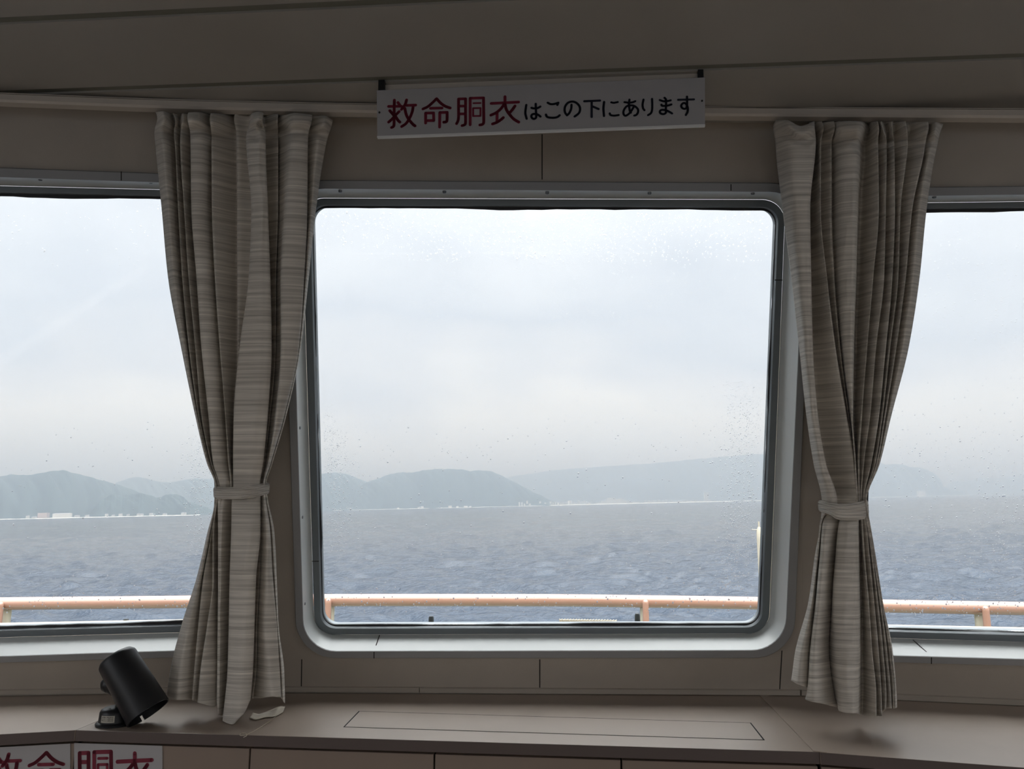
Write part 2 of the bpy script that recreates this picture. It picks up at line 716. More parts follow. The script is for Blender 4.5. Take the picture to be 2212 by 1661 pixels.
def build_window(name, w, label, seed, screws, seams, zones, wall_drops=True):
    f, c = w['f'], w['c']
    loops = [rquad(c[i], RAD[i]) for i in range(4)]
    g = rquad(c[4], RAD[4], 0.0026, seed)
    root = empty(name, f.p(*((Vector(c[0][3]) + Vector(c[0][2])) / 2), 0))
    tag(root, label, 'window', kind='structure')
    w['hole'] = rquad([Vector(p).lerp(Vector(q), 0.55) for p, q in zip(c[1], c[0])], 0.085)
    mb = MB()
    mb.ring(to3(f, loops[0], 0.0), to3(f, loops[0], DR * 0.7))
    mb.ring(to3(f, loops[0], DR * 0.7), to3(f, [Vector(a).lerp(Vector(b), 0.12) for a, b in zip(loops[0], loops[1])], DR))
    mb.ring(to3(f, [Vector(a).lerp(Vector(b), 0.12) for a, b in zip(loops[0], loops[1])], DR), to3(f, loops[1], DR))
    mb.ring(to3(f, loops[1], DR), to3(f, loops[1], DR - 0.004))
    ms = [M['rim'], M['seam']]
    for s in seams.get('rim', []):
        a, b = f.uv(*s[0], DR), f.uv(*s[1], DR)
        ux = 0.0011
        mb.quad(f.p(a[0] - ux, a[1], DR + 0.0004), f.p(a[0] + ux, a[1], DR + 0.0004), f.p(b[0] + ux, b[1], DR + 0.0004), f.p(b[0] - ux, b[1], DR + 0.0004), 1)
    tag(mb.build('rim', ms, root, smooth=True), 'flat grey rim lying on the wall')
    mb = MB()
    A = to3(f, loops[1], DR - 0.004)
    B = to3(f, loops[2], DFR)
    mids = [[a.lerp(b, t) for a, b in zip(A, B)] for t in (0, 0.5, 1)]
    for i in range(2):
        mb.ring(mids[i], mids[i + 1])
    for s in seams.get('reveal', []):
        a = f.px(*s[0], DR - 0.006)
        b = f.px(*s[1], DFR + 0.006)
        off = f.U * 0.0012
        nn = (EYE - (a + b) / 2).normalized() * 0.002
        mb.quad(a - off + nn, a + off + nn, b + off + nn, b - off + nn, 1)
    tag(mb.build('reveal', [M['reveal'], M['seam']], root, smooth=True), 'pale sloping reveal around the glass')
    mb = MB()
    i0 = [Vector(a).lerp(Vector(b), 0.1) for a, b in zip(loops[2], loops[3])]
    i1 = [Vector(a).lerp(Vector(b), 0.92) for a, b in zip(loops[2], loops[3])]
    mb.ring(to3(f, loops[2], DFR - 0.004), to3(f, i0, DFR + 0.004))
    mb.ring(to3(f, i0, DFR + 0.004), to3(f, i1, DFR + 0.004))
    mb.ring(to3(f, i1, DFR + 0.004), to3(f, loops[3], DFR - 0.004))
    mb.ring(to3(f, loops[3], DFR - 0.004), to3(f, loops[3], DFR - 0.03))
    for s in seams.get('frame', []):
        a, b = f.uv(*s[0], DFR), f.uv(*s[1], DFR)
        mb.quad(f.p(a[0], a[1] - .001, DFR + 0.0046), f.p(a[0], a[1] + .001, DFR + 0.0046), f.p(b[0], b[1] + .001, DFR + 0.0046), f.p(b[0], b[1] - .001, DFR + 0.0046), 1)
    tag(mb.build('frame', [M['frame'], M['seam']], root, smooth=True), 'dark grey metal frame holding the glass')
    mb = MB()
    big = [Vector(a) + (Vector(a) - Vector(b)) * 0.4 for a, b in zip(loops[3], g)]
    mb.ring(to3(f, big, DFR - 0.006), to3(f, g, DFR - 0.008))
    mb.ring(to3(f, g, DFR - 0.008), to3(f, g, DFR - 0.013))
    tag(mb.build('sealant', M['gasket'], root), 'ragged black sealant bead')
    mb = MB()
    pl = rquad(c[3], 0.03)
    mb.prism(to3(f, pl, DFR - 0.013), f.N * -0.006)
    pane = mb.build('pane', M['pane'], root)
    tag(pane, 'rain-spotted glass pane')
    if zones:
        d = drops_mesh(f, c[4], zones, seed, DFR - 0.0192).build('raindrops', M['drop'], pane, smooth=True, fix=False)
        tag(d, 'clear raindrops on the outside of the glass', kind='stuff')
    # outer flange and sill outside the glass
    mb = MB()
    oc = [Vector(p) for p in c[2]]
    cc_ = sum((Vector(p) for p in c[3]), Vector((0, 0))) / 4
    l0 = rquad([cc_ + (Vector(p) - cc_) * 1.07 for p in c[3]], RAD[3])
    mb.ring(to3(f, l0, DFR - 0.03), to3(f, l0, DFR - 0.06))
    oo = rquad([cc_ + (Vector(p) - cc_) * 1.16 for p in c[3]], RAD[1])
    mb.ring(to3(f, l0, DFR - 0.06), to3(f, oo, DFR - 0.06))
    mb.build('outer_flange', M['cream'], root, smooth=True)
    for (x, y, nx) in screws:
        # screws sit half way down the reveal
        p = f.px(x, y, nx)
        cc = Vector((0.0, 0.0))
        q = f.uv(x, y, nx)
        ctr = sum((Vector(k) for k in c[1]), Vector((0, 0))) / 4
        dv = ctr - Vector(q)
        ext = [Vector(k) for k in c[1]]
        hw, hh = (ext[1] - ext[0]).length / 2, (ext[0] - ext[3]).length / 2
        if abs(dv.x) / hw > abs(dv.y) / hh:
            ax = f.U * (1 if dv.x > 0 else -1)
        else:
            ax = f.V * (1 if dv.y > 0 else -1)
        mb = MB()
        mb.lathe(p - ax * 0.003, ax, [(0, 0.0), (0, 0.0042), (0.0042, 0.0042), (0.0058, 0.003), (0.0062, 0.0)], 10)
        mb.build('screw', M['screw'], root, smooth=True)
    return root


HW = lambda x0, x1, y0, y1: (lambda r: (r.uniform(x0, x1), r.uniform(y0, y1)))


def column(xc, sx, y0, y1):
    return lambda r: (xc + r.gauss(0, sx), r.uniform(y0, y1))


def blob(xc, sx, yc, sy):
    return lambda r: (r.gauss(xc, sx), r.gauss(yc, sy))


zC = [(900, HW(0, 1, 0.0, 0.12), .0008, .0024), (2600, blob(0.5, 0.24, 0.16, 0.1), .0006, .0014), (900, HW(0, 1, 0.1, 0.6), .0006, .0016),
      (320, HW(0, 1, 0.5, 1), .0008, .0024), (240, HW(0, 1, 0.91, 0.975), .0009, .0022), (900, column(0.94, 0.022, 0.4, 0.92), .0008, .002), (300, column(0.97, 0.012, 0.4, 0.85), .0007, .0016),
      (260, column(0.035, 0.012, 0.52, 0.82), .0008, .0019), (160, column(0.02, 0.008, 0.45, 0.62), .0007, .0014), (120, column(0.06, 0.02, 0.58, 0.8), .0008, .0018),
      (200, HW(0, 0.1, 0.1, 0.6), .0006, .0014)]
zL = [(420, HW(0, 1, 0.0, 0.16), .0008, .0024), (300, HW(0, 1, 0.1, 0.6), .0006, .0014), (260, HW(0, 1, 0.5, 0.97), .0008, .0022), (420, column(0.965, 0.02, 0.55, 0.85), .0008, .002),
      (120, HW(0.5, 1, 0.92, 0.975), .0009, .002)]
zR = [(800, HW(0, 0.6, 0.0, 0.3), .0008, .002), (700, HW(0, 0.6, 0.2, 0.65), .0006, .0016), (480, HW(0, 0.5, 0.5, 0.97), .0008, .0022), (160, HW(0.0, 0.5, 0.92, 0.97), .0009, .002),
      (260, column(0.3, 0.06, 0.66, 0.85), .0008, .002)]
SD = -0.02
build_window('window_1', WIN['L'], 'left rain-spotted cabin window, cut off by the picture edge, with low headland behind', 3,
             [(87, 387.5, -0.004), (326, 393.5, -0.004), (158, 1403.5, SD), (-90, 1408, SD)],
             dict(rim=[((262, 370.5), (262, 390))], reveal=[((262, 390.5), (298, 406.5))]), zL)
build_window('window_2', WIN['C'], 'large middle cabin window between the two curtains, rounded corners, rain on glass', 5,
             [(735, 413, -0.004), (960, 414.5, -0.004), (1182, 416.5, -0.004), (1403, 417.5, -0.004), (1626, 418, -0.004),
              (759, 1399, SD), (970, 1398, SD), (1177, 1397, SD), (1383, 1397, SD), (1590, 1397, SD),
              (646.5, 924, SD * .4), (652, 1117, SD * .4), (657, 1304, SD * .4), (1719, 728, SD), (1709, 923, SD), (1700, 1114, SD), (1692, 1300, SD)],
             dict(rim=[((808, 1408), (808, 1422)), ((1579, 398), (1579, 412))], reveal=[((808, 1406.5), (820, 1371.5)), ((1579, 413), (1552, 429))],
                  frame=[((675, 1211), (690, 1211)), ((1672, 605), (1689, 605))]), zC)
build_window('window_3', WIN['R'], 'right rain-spotted cabin window, cut off by the picture edge, facing the steep headland', 7,
             [(2018, 425.5, -0.004), (1955, 1411, SD), (2172, 1417, SD)],
             dict(rim=[((2012, 1419.5), (2012, 1434))], reveal=[((2012, 1417.5), (1972, 1382))]), zR)

# ------------------------------------------------------------------ walls
TH = 0.10


def wall_plate(name, f, c4, hole, label, seams=()):
    """c4: 3D corners TL,TR,BR,BL lying on the facet"""
    q = [((p - f.o).dot(f.U), (p - f.o).dot(f.V)) for p in c4]
    mb = MB()
    o = outer_loop(hole, q)
    mb.ring(to3(f, hole, 0), to3(f, o, 0))
    mb.ring(to3(f, o, 0), to3(f, o, -TH))
    mb.ring(to3(f, o, -TH), to3(f, hole, -TH))
    mb.ring(to3(f, hole, -TH), to3(f, hole, 0))
    for a, b in seams:
        a, b = f.uv(*a), f.uv(*b)
        d = 0.0012
        mb.quad(f.p(a[0] - d, a[1], .0005), f.p(a[0] + d, a[1], .0005), f.p(b[0] + d, b[1], .0005), f.p(b[0] - d, b[1], .0005), 1)
    return tag(mb.build(name, [M['wall'], M['seam']]), label, 'wall', kind='structure')


ZT, ZB = CEIL + 0.10, 0.0
tl, tr = meet(FC, FL, BL, ZT), meet(FC, FR, BR, ZT)
bl, br = meet(FC, FL, BL, ZB), meet(FC, FR, BR, ZB)
wall_plate('wall_front', FC, [tl, tr, br, bl], WIN['C']['hole'], 'beige vinyl wall around the large middle window',
           [((1171, 290), (1171, 388)), ((1166, 1424), (1166, 1486)), ((652, 1424), (651, 1486)), ((1689, 1405), (1684, 1492))])
XL, XR = LEND.x, REND.x
wall_plate('wall_front_left', FL, [cut_x(FL, XL, ZT), tl, bl, cut_x(FL, XL, ZB)], WIN['L']['hole'], 'beige vinyl wall around the left window')
wall_plate('wall_front_right', FR, [tr, cut_x(FR, XR, ZT), cut_x(FR, XR, ZB), br], WIN['R']['hole'], 'beige vinyl wall around the right window')

YB = -3.4
# side walls, each with one unseen long window opening, added and sized to let in skylight


class VFacet(Facet):
    def __init__(self, o, U, N):
        self.o, self.U, self.V, self.N = Vector(o), Vector(U), Vector((0, 0, 1)), Vector(N)


for side, X, sgn, f0 in (('left', XL, 1, FL), ('right', XR, -1, FR)):
    f = VFacet((X, 0, 0), (0, sgn, 0), (sgn, 0, 0))
    a, b = cut_x(f0, X, ZT), cut_x(f0, X, ZB)
    back_t, back_b = Vector((X, YB, ZT)), Vector((X, YB, ZB))
    hole = rquad([(p[0] * sgn, p[1]) for p in ((-3.0, 1.9), (1.05, 1.9), (1.05, 0.80), (-3.0, 0.80))] if sgn > 0 else
                 [(-1.0, 1.9), (3.0, 1.9), (3.0, 0.80), (-1.0, 0.80)], 0.06)
    q = [back_t, a, b, back_b] if sgn > 0 else [a, back_t, back_b, b]
    wall_plate('wall_' + side, f, q, hole, '%s side wall of the lounge with a long unseen window opening added to let in light' % side)
f = VFacet((0, YB, 0), (-1, 0, 0), (0, 1, 0))  # unseen back opening is added to throw skylight on ledge and lower wall
wall_plate('wall_back', f, [Vector((XR + .1, YB, ZT)), Vector((XL - .1, YB, ZT)), Vector((XL - .1, YB, 0)), Vector((XR + .1, YB, 0))],
           rquad([(-1.95, 1.9), (1.95, 1.9), (1.95, 0.85), (-1.95, 0.85)], 0.06), 'back wall of the lounge behind the camera with a wide opening added to let in light')
mb = MB()
mb.box(((XL + XR) / 2, (YB + 2.1) / 2, -0.05), ((XR - XL) / 2 + .1, 0, 0), (0, (2.3 - YB) / 2, 0), (0, 0, 0.05))
tag(mb.build('floor', M['floor']), 'pale brown lounge floor below the ledge', 'floor', kind='structure')

# ------------------------------------------------------------------ ceiling planks with recessed joints
s1a, s1b = ceil_px(812, 178), ceil_px(2212, 128)
d1 = Vector((s1b.x - s1a.x, s1b.y - s1a.y, 0)).normalized()
nrm = Vector((-d1.y, d1.x, 0))           # away from camera
s2 = ceil_px(700, 20.5)
pitch_c = abs((s2 - s1a).dot(nrm))
gapw = 0.019


def clip(P, p0, n):
    """keep the part of polygon P (xy) on the side of p0 that n points to"""
    out = []
    for a, b in zip(P, P[1:] + P[:1]):
        da, db = (a - p0).dot(n), (b - p0).dot(n)
        if da >= 0:
            out.append(a)
        if da * db < 0:
            out.append(a.lerp(b, da / (da - db)))
    return out


def ceil_poly(a, b, dz, mi):
    P = [s1a + nrm * k + d1 * t for k, t in ((a, -4), (a, 4), (b, 4), (b, -4))]
    P = [Vector((p.x, p.y, 0)) for p in P]
    for f in (FL, FC, FR):
        q = f.o + f.V * ((CEIL - f.o.z) / f.V.z) - f.N * 0.02
        n_ = Vector((f.N.x, f.N.y, 0)).normalized()
        P = clip(P, Vector((q.x, q.y, 0)), n_)
    P = clip(P, Vector((XL - .03, 0, 0)), Vector((1, 0, 0)))
    P = clip(P, Vector((XR + .03, 0, 0)), Vector((-1, 0, 0)))
    P = clip(P, Vector((0, YB - .05, 0)), Vector((0, 1, 0)))
    if len(P) > 2:
        mb.prism([Vector((p.x, p.y, zc(p) + dz)) for p in P], (0, 0, 0.02), mi)


mb = MB()
edges = [1.3] + [-i * pitch_c for i in range(0, int(5.2 / pitch_c) + 2)]
for i in range(len(edges) - 1):
    ceil_poly(edges[i] - (gapw if i > 0 else 0), edges[i + 1], 0, 0)
ceil_poly(1.3, edges[-1], 0.0045, 1)
tag(mb.build('ceiling', [M['ceiling'], M['gap']]), 'grey ceiling panels with dark joint strips above the windows', 'ceiling', kind='structure')

# ------------------------------------------------------------------ baseboard trim at the ledge


def strip(name, f, pts_lo, pts_hi, n, mi, label, cat, kind='structure'):
    mb = MB()
    lo = [f.px(*p, n) for p in pts_lo]
    hi = [f.px(*p, n) for p in pts_hi]
    lo0 = [p - f.N * n for p in lo]
    hi0 = [p - f.N * n for p in hi]
    for i in range(len(lo) - 1):
        mb.quad(lo[i], lo[i + 1], hi[i + 1], hi[i])
        mb.quad(hi[i], hi[i + 1], hi0[i + 1], hi0[i])
        mb.quad(lo0[i], lo0[i + 1], lo[i + 1], lo[i])
    mb.quad(lo[0], hi[0], hi0[0], lo0[0])
    mb.quad(lo[-1], lo0[-1], hi0[-1], hi[-1])
    return tag(mb.build(name, mi), label, cat, kind=kind)


strip('baseboard_left', FL, [(-180, 1504), (498, 1493.8)], [(-180, 1494.5), (498, 1484.5)], 0.006, M['wall'], 'narrow beige trim along the ledge under the left window', 'trim')
strip('baseboard_front', FC, [(502, 1493.8), (905, 1496)], [(502, 1484.5), (905, 1486)], 0.006, M['wall'], 'narrow beige trim along the ledge under the middle window, left length', 'trim')
strip('baseboard_front_right', FC, [(907, 1496.6), (1728, 1502)], [(907, 1486.8), (1728, 1492)], 0.007, M['wall'], 'narrow beige trim along the ledge under the middle window, right length', 'trim')
strip('baseboard_right', FR, [(1732, 1502.2), (2330, 1529.5)], [(1732, 1492), (2330, 1518)], 0.006, M['wall'], 'narrow beige trim along the ledge under the right window', 'trim')

# ------------------------------------------------------------------ window ledge (three lengths) and lockers under it


def on_line(p, q, x):
    t = (x - p.x) / (q.x - p.x)
    return p + (q - p) * t


fLa, fLb = ledge(0, 1586), ledge(162.4, 1577)
fCa, fCb = ledge(163.5, 1577), ledge(1770.5, 1624.3)
fRa, fRb = ledge(1771.6, 1625), ledge(2212, 1658)
fL0 = on_line(fLa, fLb, XL + 0.012)
fR0 = on_line(fRa, fRb, XR - 0.012)
wl, wr = ledge(360, 1496.6), ledge(1641, 1501)
wl2, wr2 = ledge(357.5, 1496.7), ledge(1643.5, 1501)
bk = 0.004
LT = 0.021


def ledge_piece(name, P, fr, label, back=()):
    """P: polygon on the ledge plane, fr: (a, b) indices of the front edge"""
    mb = MB()
    mb.add(P, [tuple(range(len(P)))], 0)
    Bp = [p - Zv * LT for p in P]
    mb.add(Bp, [tuple(range(len(P) - 1, -1, -1))], 0)
    n = len(P)
    for i in range(n):
        j = (i + 1) % n
        mb.quad(P[i], Bp[i], Bp[j], P[j], 1 if (i, j) == fr else 0)
    o = mb.build(name, [M['ledge'], M['fascia']], bevel=0.0012)
    return tag(o, label, 'ledge')


def back_pt(f, t):
    return f.o + f.U * t


lc = ledge_piece('window_ledge', [fCa, fCb, wr, BR.lerp(BL, 0.08) if False else wr, wl][:3] + [wl], (0, 1),
                 'brown laminate window ledge under the middle window with a long inset lid')
ll = ledge_piece('window_ledge', [fL0, fLb, wl2, Vector((BL.x, BL.y, ZL)) if False else wl2, LEND + Vector((0.006, -0.001, 0))][:3] + [LEND + Vector((0.012, -0.002, 0))], (0, 1),
                 'brown laminate window ledge under the left window, behind the black lamp')
rl = ledge_piece('window_ledge', [fRa, fR0, REND + Vector((-0.012, -0.002, 0)), BR + Vector((0, -0.004, 0)), wr2], (0, 1),
                 'brown laminate window ledge under the right window, shaded by the right curtain')
# inset lid in the middle ledge
hp = [ledge(745, 1570), ledge(1648, 1598), ledge(1620, 1562), ledge(777, 1537)]
ctr = sum(hp, Vector()) / 4
mb = MB()
g = [p + (p - ctr).normalized() * 0.0030 + Vector((0, math.copysign(0.0026, (p - ctr).y), 0)) for p in hp]
mb.poly([p + Zv * 0.0002 for p in g])
gap = mb.build('lid_gap', M['cabinet_dark'], lc)
mb = MB()
mb.prism([p - Zv * 0.004 for p in hp], (0, 0, 0.0044))
tag(mb.build('lid', M['ledge'], lc), 'long flat lid let into the ledge')
# cover strips over the two joints
mb = MB()
a, b, c, d = wr + Vector((-.001, 0, 0)), wr + Vector((.017, 0.0, 0)), ledge(1786, 1627), ledge(1757, 1623.6)
mb.prism([p + Zv * 0.0003 for p in (a, b, c, d)], (0, 0, 0.0014))
mb.build('cover_strip', M['ledge'], rl)

ZG = ZL - LT            # underside of the ledge


def locker(name, P, fa, fb, cuts, label, dz=0.007):
    """dark carcass plus door panels along the front edge fa->fb; cuts are fractions along it"""
    back = Vector((-(fb - fa).y, (fb - fa).x, 0)).normalized()
    along = (fb - fa).normalized()
    root = empty(name, (fa + fb) / 2 - Zv * ZL)
    tag(root, label, 'cabinet')
    mb = MB()
    c = sum(P, Vector()) / len(P)
    Q = [p + (c - p).normalized() * 0.02 for p in P]
    # carcass keeps behind the doors
    Q = [q + back * max(0.0, 0.036 - (q - fa).dot(back)) for q in Q]
    mb.prism([Vector((q.x, q.y, 0.0)) for q in Q], (0, 0, ZG - 0.0005))
    mb.build('carcass', M['cabinet_dark'], root)
    L = (fb - fa).length
    for i in range(len(cuts) - 1):
        a = fa + along * (cuts[i] * L + 0.0016) + back * 0.012
        b = fa + along * (cuts[i + 1] * L - 0.0016) + back * 0.012
        zt = ZG - dz
        mb = MB()
        A = [Vector((p.x, p.y, 0.06)) for p in (a, b, b + back * 0.02, a + back * 0.02)]
        mb.prism(A, (0, 0, zt - 0.06))
        mb.build('door', M['cabinet'], root, bevel=0.0012)
    return root


def frac(fa, fb, px, py):
    p = ledge(px, py)
    return (p - fa).dot((fb - fa).normalized()) / (fb - fa).length


cutsC = [0.0] + [frac(fCa, fCb, x, 1577 + (x - 163) * 0.0295) for x in (536, 936, 1342)] + [1.0]
lkC = locker('locker_cabinet', [fCa, fCb, wr, wl], fCa, fCb, cutsC, 'brown life jacket locker doors under the middle ledge')
lkL = locker('locker_cabinet', [fL0, fLb, wl2, LEND + Vector((0.02, 0, 0))], fL0, fLb, [0, 0.5, 1], 'brown locker front under the left ledge, behind the lettered white plate')
lkR = locker('locker_cabinet', [fRa, fR0, REND + Vector((-0.02, 0, 0)), BR, wr2], fRa, fR0, [0, 0.36, 1], 'dark brown locker front under the right ledge')

# ------------------------------------------------------------------ curtain rail
RN = 0.07
rail_lo = [(-900, 172), (-560, 193), (-260, 208), (-100, 215), (0, 220.5), (165, 227), (330, 233), (560, 239), (812, 244), (1170, 247.5), (1523, 250.5), (1870, 253), (2212, 255.5), (2400, 257), (2700, 259), (3050, 261)]


def rail_pt(x, y, n):
    """on whichever facet is nearest to the camera there, blended at the bends"""
    pts = [f.px(x, y, n) for f in (FL, FC, FR)]
    if x < 560:
        p, q, t = pts[0], pts[1], min(1, max(0, (x - 330) / 230))
    else:
        p, q, t = pts[1], pts[2], min(1, max(0, (x - 1560) / 300))
    return p.lerp(q, t)


lo = [rail_pt(x, y, RN) for x, y in crom(rail_lo, 4)]
mb = MB()


def sweep(path, prof, mi=0):
    """prof: list of (back, z_from, absolute?) ; back is metres away from camera (y)"""
    loops = []
    for i, p in enumerate(path):
        t = (path[min(i + 1, len(path) - 1)] - path[max(i - 1, 0)])
        t.z = 0
        t.normalize()
        nb = Vector((-t.y, t.x, 0))
        loops.append([Vector((p.x, p.y, 0)) + nb * b + Zv * (p.z + z) for b, z in prof])
    n = len(prof)
    for i in range(len(loops) - 1):
        for k in range(n):
            j = (k + 1) % n
            mb.quad(loops[i][k], loops[i][j], loops[i + 1][j], loops[i + 1][k], mi)
    mb.poly(loops[0], mi)
    mb.poly(loops[-1][::-1], mi)


sweep(lo, [(0, 0.0), (-0.004, 0.004), (-0.004, 0.016), (0.0, 0.0175), (0.004, 0.0175), (0.004, 0.0195), (0.0, 0.0195), (0.0, 0.0215), (0.030, 0.0215), (0.030, 0.010), (0.018, 0.010), (0.018, 0.0)])
rail = mb.build('curtain_rail', M['rail'])
tag(rail, 'long pale curtain rail running under the ceiling above all three windows', 'curtain rail')

# ------------------------------------------------------------------ curtains


def hermite(xs, ys, x):
    """smooth monotone-ish interpolation along levels"""
    xs, ys = np.array(xs, float), np.array(ys, float)
    n = len(xs)
    h = np.diff(xs)
    dl = np.diff(ys) / h
    m = np.zeros(n)
    m[0], m[-1] = dl[0], dl[-1]
    for i in range(1, n - 1):
        if dl[i - 1] * dl[i] <= 0:
            m[i] = 0
        else:
            w1, w2 = 2 * h[i] + h[i - 1], h[i] + 2 * h[i - 1]
            m[i] = (w1 + w2) / (w1 / dl[i - 1] + w2 / dl[i])
    x = np.clip(np.asarray(x, float), xs[0], xs[-1])
    k = np.clip(np.searchsorted(xs, x, side='right') - 1, 0, n - 2)
    t = (x - xs[k]) / h[k]
    return (ys[k] * (1 + 2 * t) * (1 - t) ** 2 + h[k] * m[k] * t * (1 - t) ** 2 + ys[k + 1] * t * t * (3 - 2 * t) + h[k] * m[k + 1] * t * t * (t - 1))


def curtain(name, label, cols, upl, lol, tie, depth, seed, bulbs):
    """cols: list of (x upper levels, depth upper, x lower levels, depth lower, bottom y, top y)"""
    rnd = np.random.RandomState(seed)
    lev = np.array(list(upl) + list(lol), float)
    NR, SUB = 260, 9
    hs = rnd.uniform(-1, 1, (len(cols), 2))
    nc = len(cols)
    CX = np.zeros((NR, nc))
    CD = np.zeros((NR, nc))
    CY = np.zeros((NR, nc))
    t = np.linspace(0, 1, NR)
    for j, (xu, du, xl, dl, yb, yt) in enumerate(cols):
        ys = yt + (yb - yt) * t
        lv = lev.copy()
        lv[-1] = max(yb, lv[-2] + 4)
        lv[0] = min(yt, lv[0])
        CX[:, j] = hermite(lv, list(xu) + list(xl), ys)
        # folds flatten where the tie gathers them
        g = 1 - 0.55 * np.exp(-((ys - tie) / 55.0) ** 2)
        s = np.clip((ys - tie + 30) / 60, 0, 1)
        CD[:, j] = (du * (1 - s) + dl * s) * g
        # gathered heading: bulge, then pinch
        if du > -0.012:
            CD[:, j] += 0.016 * np.exp(-((ys - yt - 16) / 14.0) ** 2) - 0.015 * np.exp(-((ys - yt - (40 + 14 * hs[j, 1])) / 9.0) ** 2)
        CX[:, j] += 10.0 * hs[j, 0] * np.exp(-((ys - yt - 12) / 20.0) ** 2)
        CY[:, j] = ys
    # across: cubic through the fold lines
    NS = (nc - 1) * SUB + 1
    X = np.zeros((NR, NS))
    D = np.zeros((NR, NS))
    Y = np.zeros((NR, NS))
    for src, dst, k in ((CX, X, 0.5), (CD, D, 0.5), (CY, Y, 0.25)):
        P = np.concatenate([2 * src[:, :1] - src[:, 1:2], src, 2 * src[:, -1:] - src[:, -2:-1]], axis=1)
        for i in range(nc - 1):
            a, b, c, d = P[:, i], P[:, i + 1], P[:, i + 2], P[:, i + 3]
            for q in range(SUB + (1 if i == nc - 2 else 0)):
                u = q / SUB
                m1, m2 = (c - a) * k, (d - b) * k
                dst[:, i * SUB + q] = b * (1 + 2 * u) * (1 - u) ** 2 + m1 * u * (1 - u) ** 2 + c * u * u * (3 - 2 * u) + m2 * u * u * (u - 1)
    # small wrinkles
    sx = np.linspace(0, 1, NS)[None, :]
    D *= 1.45
    D += 0.0016 * np.sin(sx * 61 + 3 * np.sin(t[:, None] * 11 + sx * 9)) * np.sin(t[:, None] * 37 + sx * 23)
    wallY = np.full_like(X, 9.0)
    rx = (X - W / 2) / F
    ry = (Y - H / 2) / F
    dx = rx
    dy = FW.y - UP.y * ry
    dz = FW.z - UP.z * ry
    for f in (FL, FC, FR):
        den = dx * f.N.x + dy * f.N.y + dz * f.N.z
        wallY = np.minimum(wallY, (f.o - EYE).dot(f.N) / den * dy)
    base = wallY - hermite(depth[0], depth[1], Y) - D
    kk = base / dy
    kk = np.where(dz < 0, np.minimum(kk, (ZL + 0.0032 - EYE.z) / np.minimum(dz, -1e-6)), kk)      # cloth rests on the ledge
    base = kk * dy
    PX, PY, PZ = EYE.x + dx * kk, base, EYE.z + dz * kk
    pts = np.stack([PX, PY, PZ], axis=-1)
    # uv in metres of cloth
    du_ = np.linalg.norm(np.diff(pts, axis=1), axis=2).mean(axis=0)
    U = np.concatenate([[0], np.cumsum(du_)])
    dv_ = np.linalg.norm(np.diff(pts, axis=0), axis=2).mean(axis=1)
    V = np.concatenate([[0], np.cumsum(dv_)])
    me = bpy.data.meshes.new('drape')
    verts = pts.reshape(-1, 3)
    idx = np.arange(NR * NS).reshape(NR, NS)
    q = np.stack([idx[:-1, :-1], idx[1:, :-1], idx[1:, 1:], idx[:-1, 1:]], axis=-1).reshape(-1, 4)
    me.from_pydata(verts.tolist(), [], q.tolist())
    me.materials.append(M['cloth'])
    uvl = me.uv_layers.new(name='UVMap')
    li = np.zeros(len(me.loops), dtype=np.int32)
    me.loops.foreach_get('vertex_index', li)
    uv = np.stack([U[li % NS], 0.4 * PZ.ravel()[li] - 0.6 * 0.00098 * Y.ravel()[li]], axis=-1)
    uvl.data.foreach_set('uv', uv.ravel().astype(np.float32))
    me.polygons.foreach_set('use_smooth', [True] * len(me.polygons))
    o = bpy.data.objects.new('drape', me)
    root = empty(name, (float(PX[0].mean()), float(PY[0].mean()), float(PZ[-1].min())))
    COL.objects.link(o)
    o.parent = root
    o.matrix_parent_inverse = Matrix.Translation(-root.location)
    md = o.modifiers.new('cloth', 'SOLIDIFY')
    md.thickness = 0.0014
    md.offset = -1
    tag(root, label, 'curtain', 'tied curtains beside the middle window')
    tag(o, 'pleated beige slub cloth')
    return root


UL = [240, 300, 450, 600, 750, 900, 1000, 1050]
LL = [1080, 1150, 1250, 1350, 1450, 1520]


def sh(xs, d):
    return [x + d for x in xs]


def lv(a, b, t):
    return [x + (y - x) * t for x, y in zip(a, b)]


E0 = ([329, 334, 349, 363, 391, 422, 446.5, 464.5], [464, 448, 424, 392, 367, 358])
R1 = ([366, 377, 385, 394, 408, 429, 452, 469], [466, 457, 439.5, 429, 420, 415])
R2 = ([391, 390, 398, 408, 422, 435.5, 456, 471.5], [468, 460, 460, 448, 434, 428])
R3 = ([411, 412, 414, 425, 435.5, 451, 460.5, 474], [470, 471, 471, 470, 469, 468])
R4 = ([459, 459, 460, 466, 476, 487, 494, 499], [485, 482, 480, 478, 477, 474])
V4 = ([505, 508, 510, 511, 512, 504, 503.5, 503], [503, 502, 499, 497, 494, 490])
R5 = ([513, 512, 514, 514, 514, 505, 503.5, 503.5], [503.5, 502, 499, 497, 494, 489])
V5 = ([536, 537, 548, 545, 526, 511, 508, 507], [503.5, 502, 499, 496.5, 493.5, 487])
R6 = ([543, 532, 543, 537, 518, 506, 504.5, 504.5], [502, 500.6, 497, 495, 492, 481])
R6m = ([556, 550, 560, 558, 548, 538, 532, 527], [525, 525, 520, 515, 509, 503])
R6n = ([565, 562, 570, 571, 568, 559, 551, 545], [544, 544, 538, 534, 529, 524])
R7 = ([574, 574, 579, 584, 586.5, 578, 568.5, 561.5], [562, 561.7, 553, 549.5, 546, 541])
R8 = ([602, 600, 600, 596, 595, 583, 571, 564], [563, 563, 560, 555, 553, 546])
R9 = ([612, 614, 609, 604, 605, 592, 577, 567], [566, 566, 565, 562, 563, 562])
RH = ([640, 632, 621, 612, 610, 597, 580, 568.5], [570, 576, 576, 572, 582, 587])
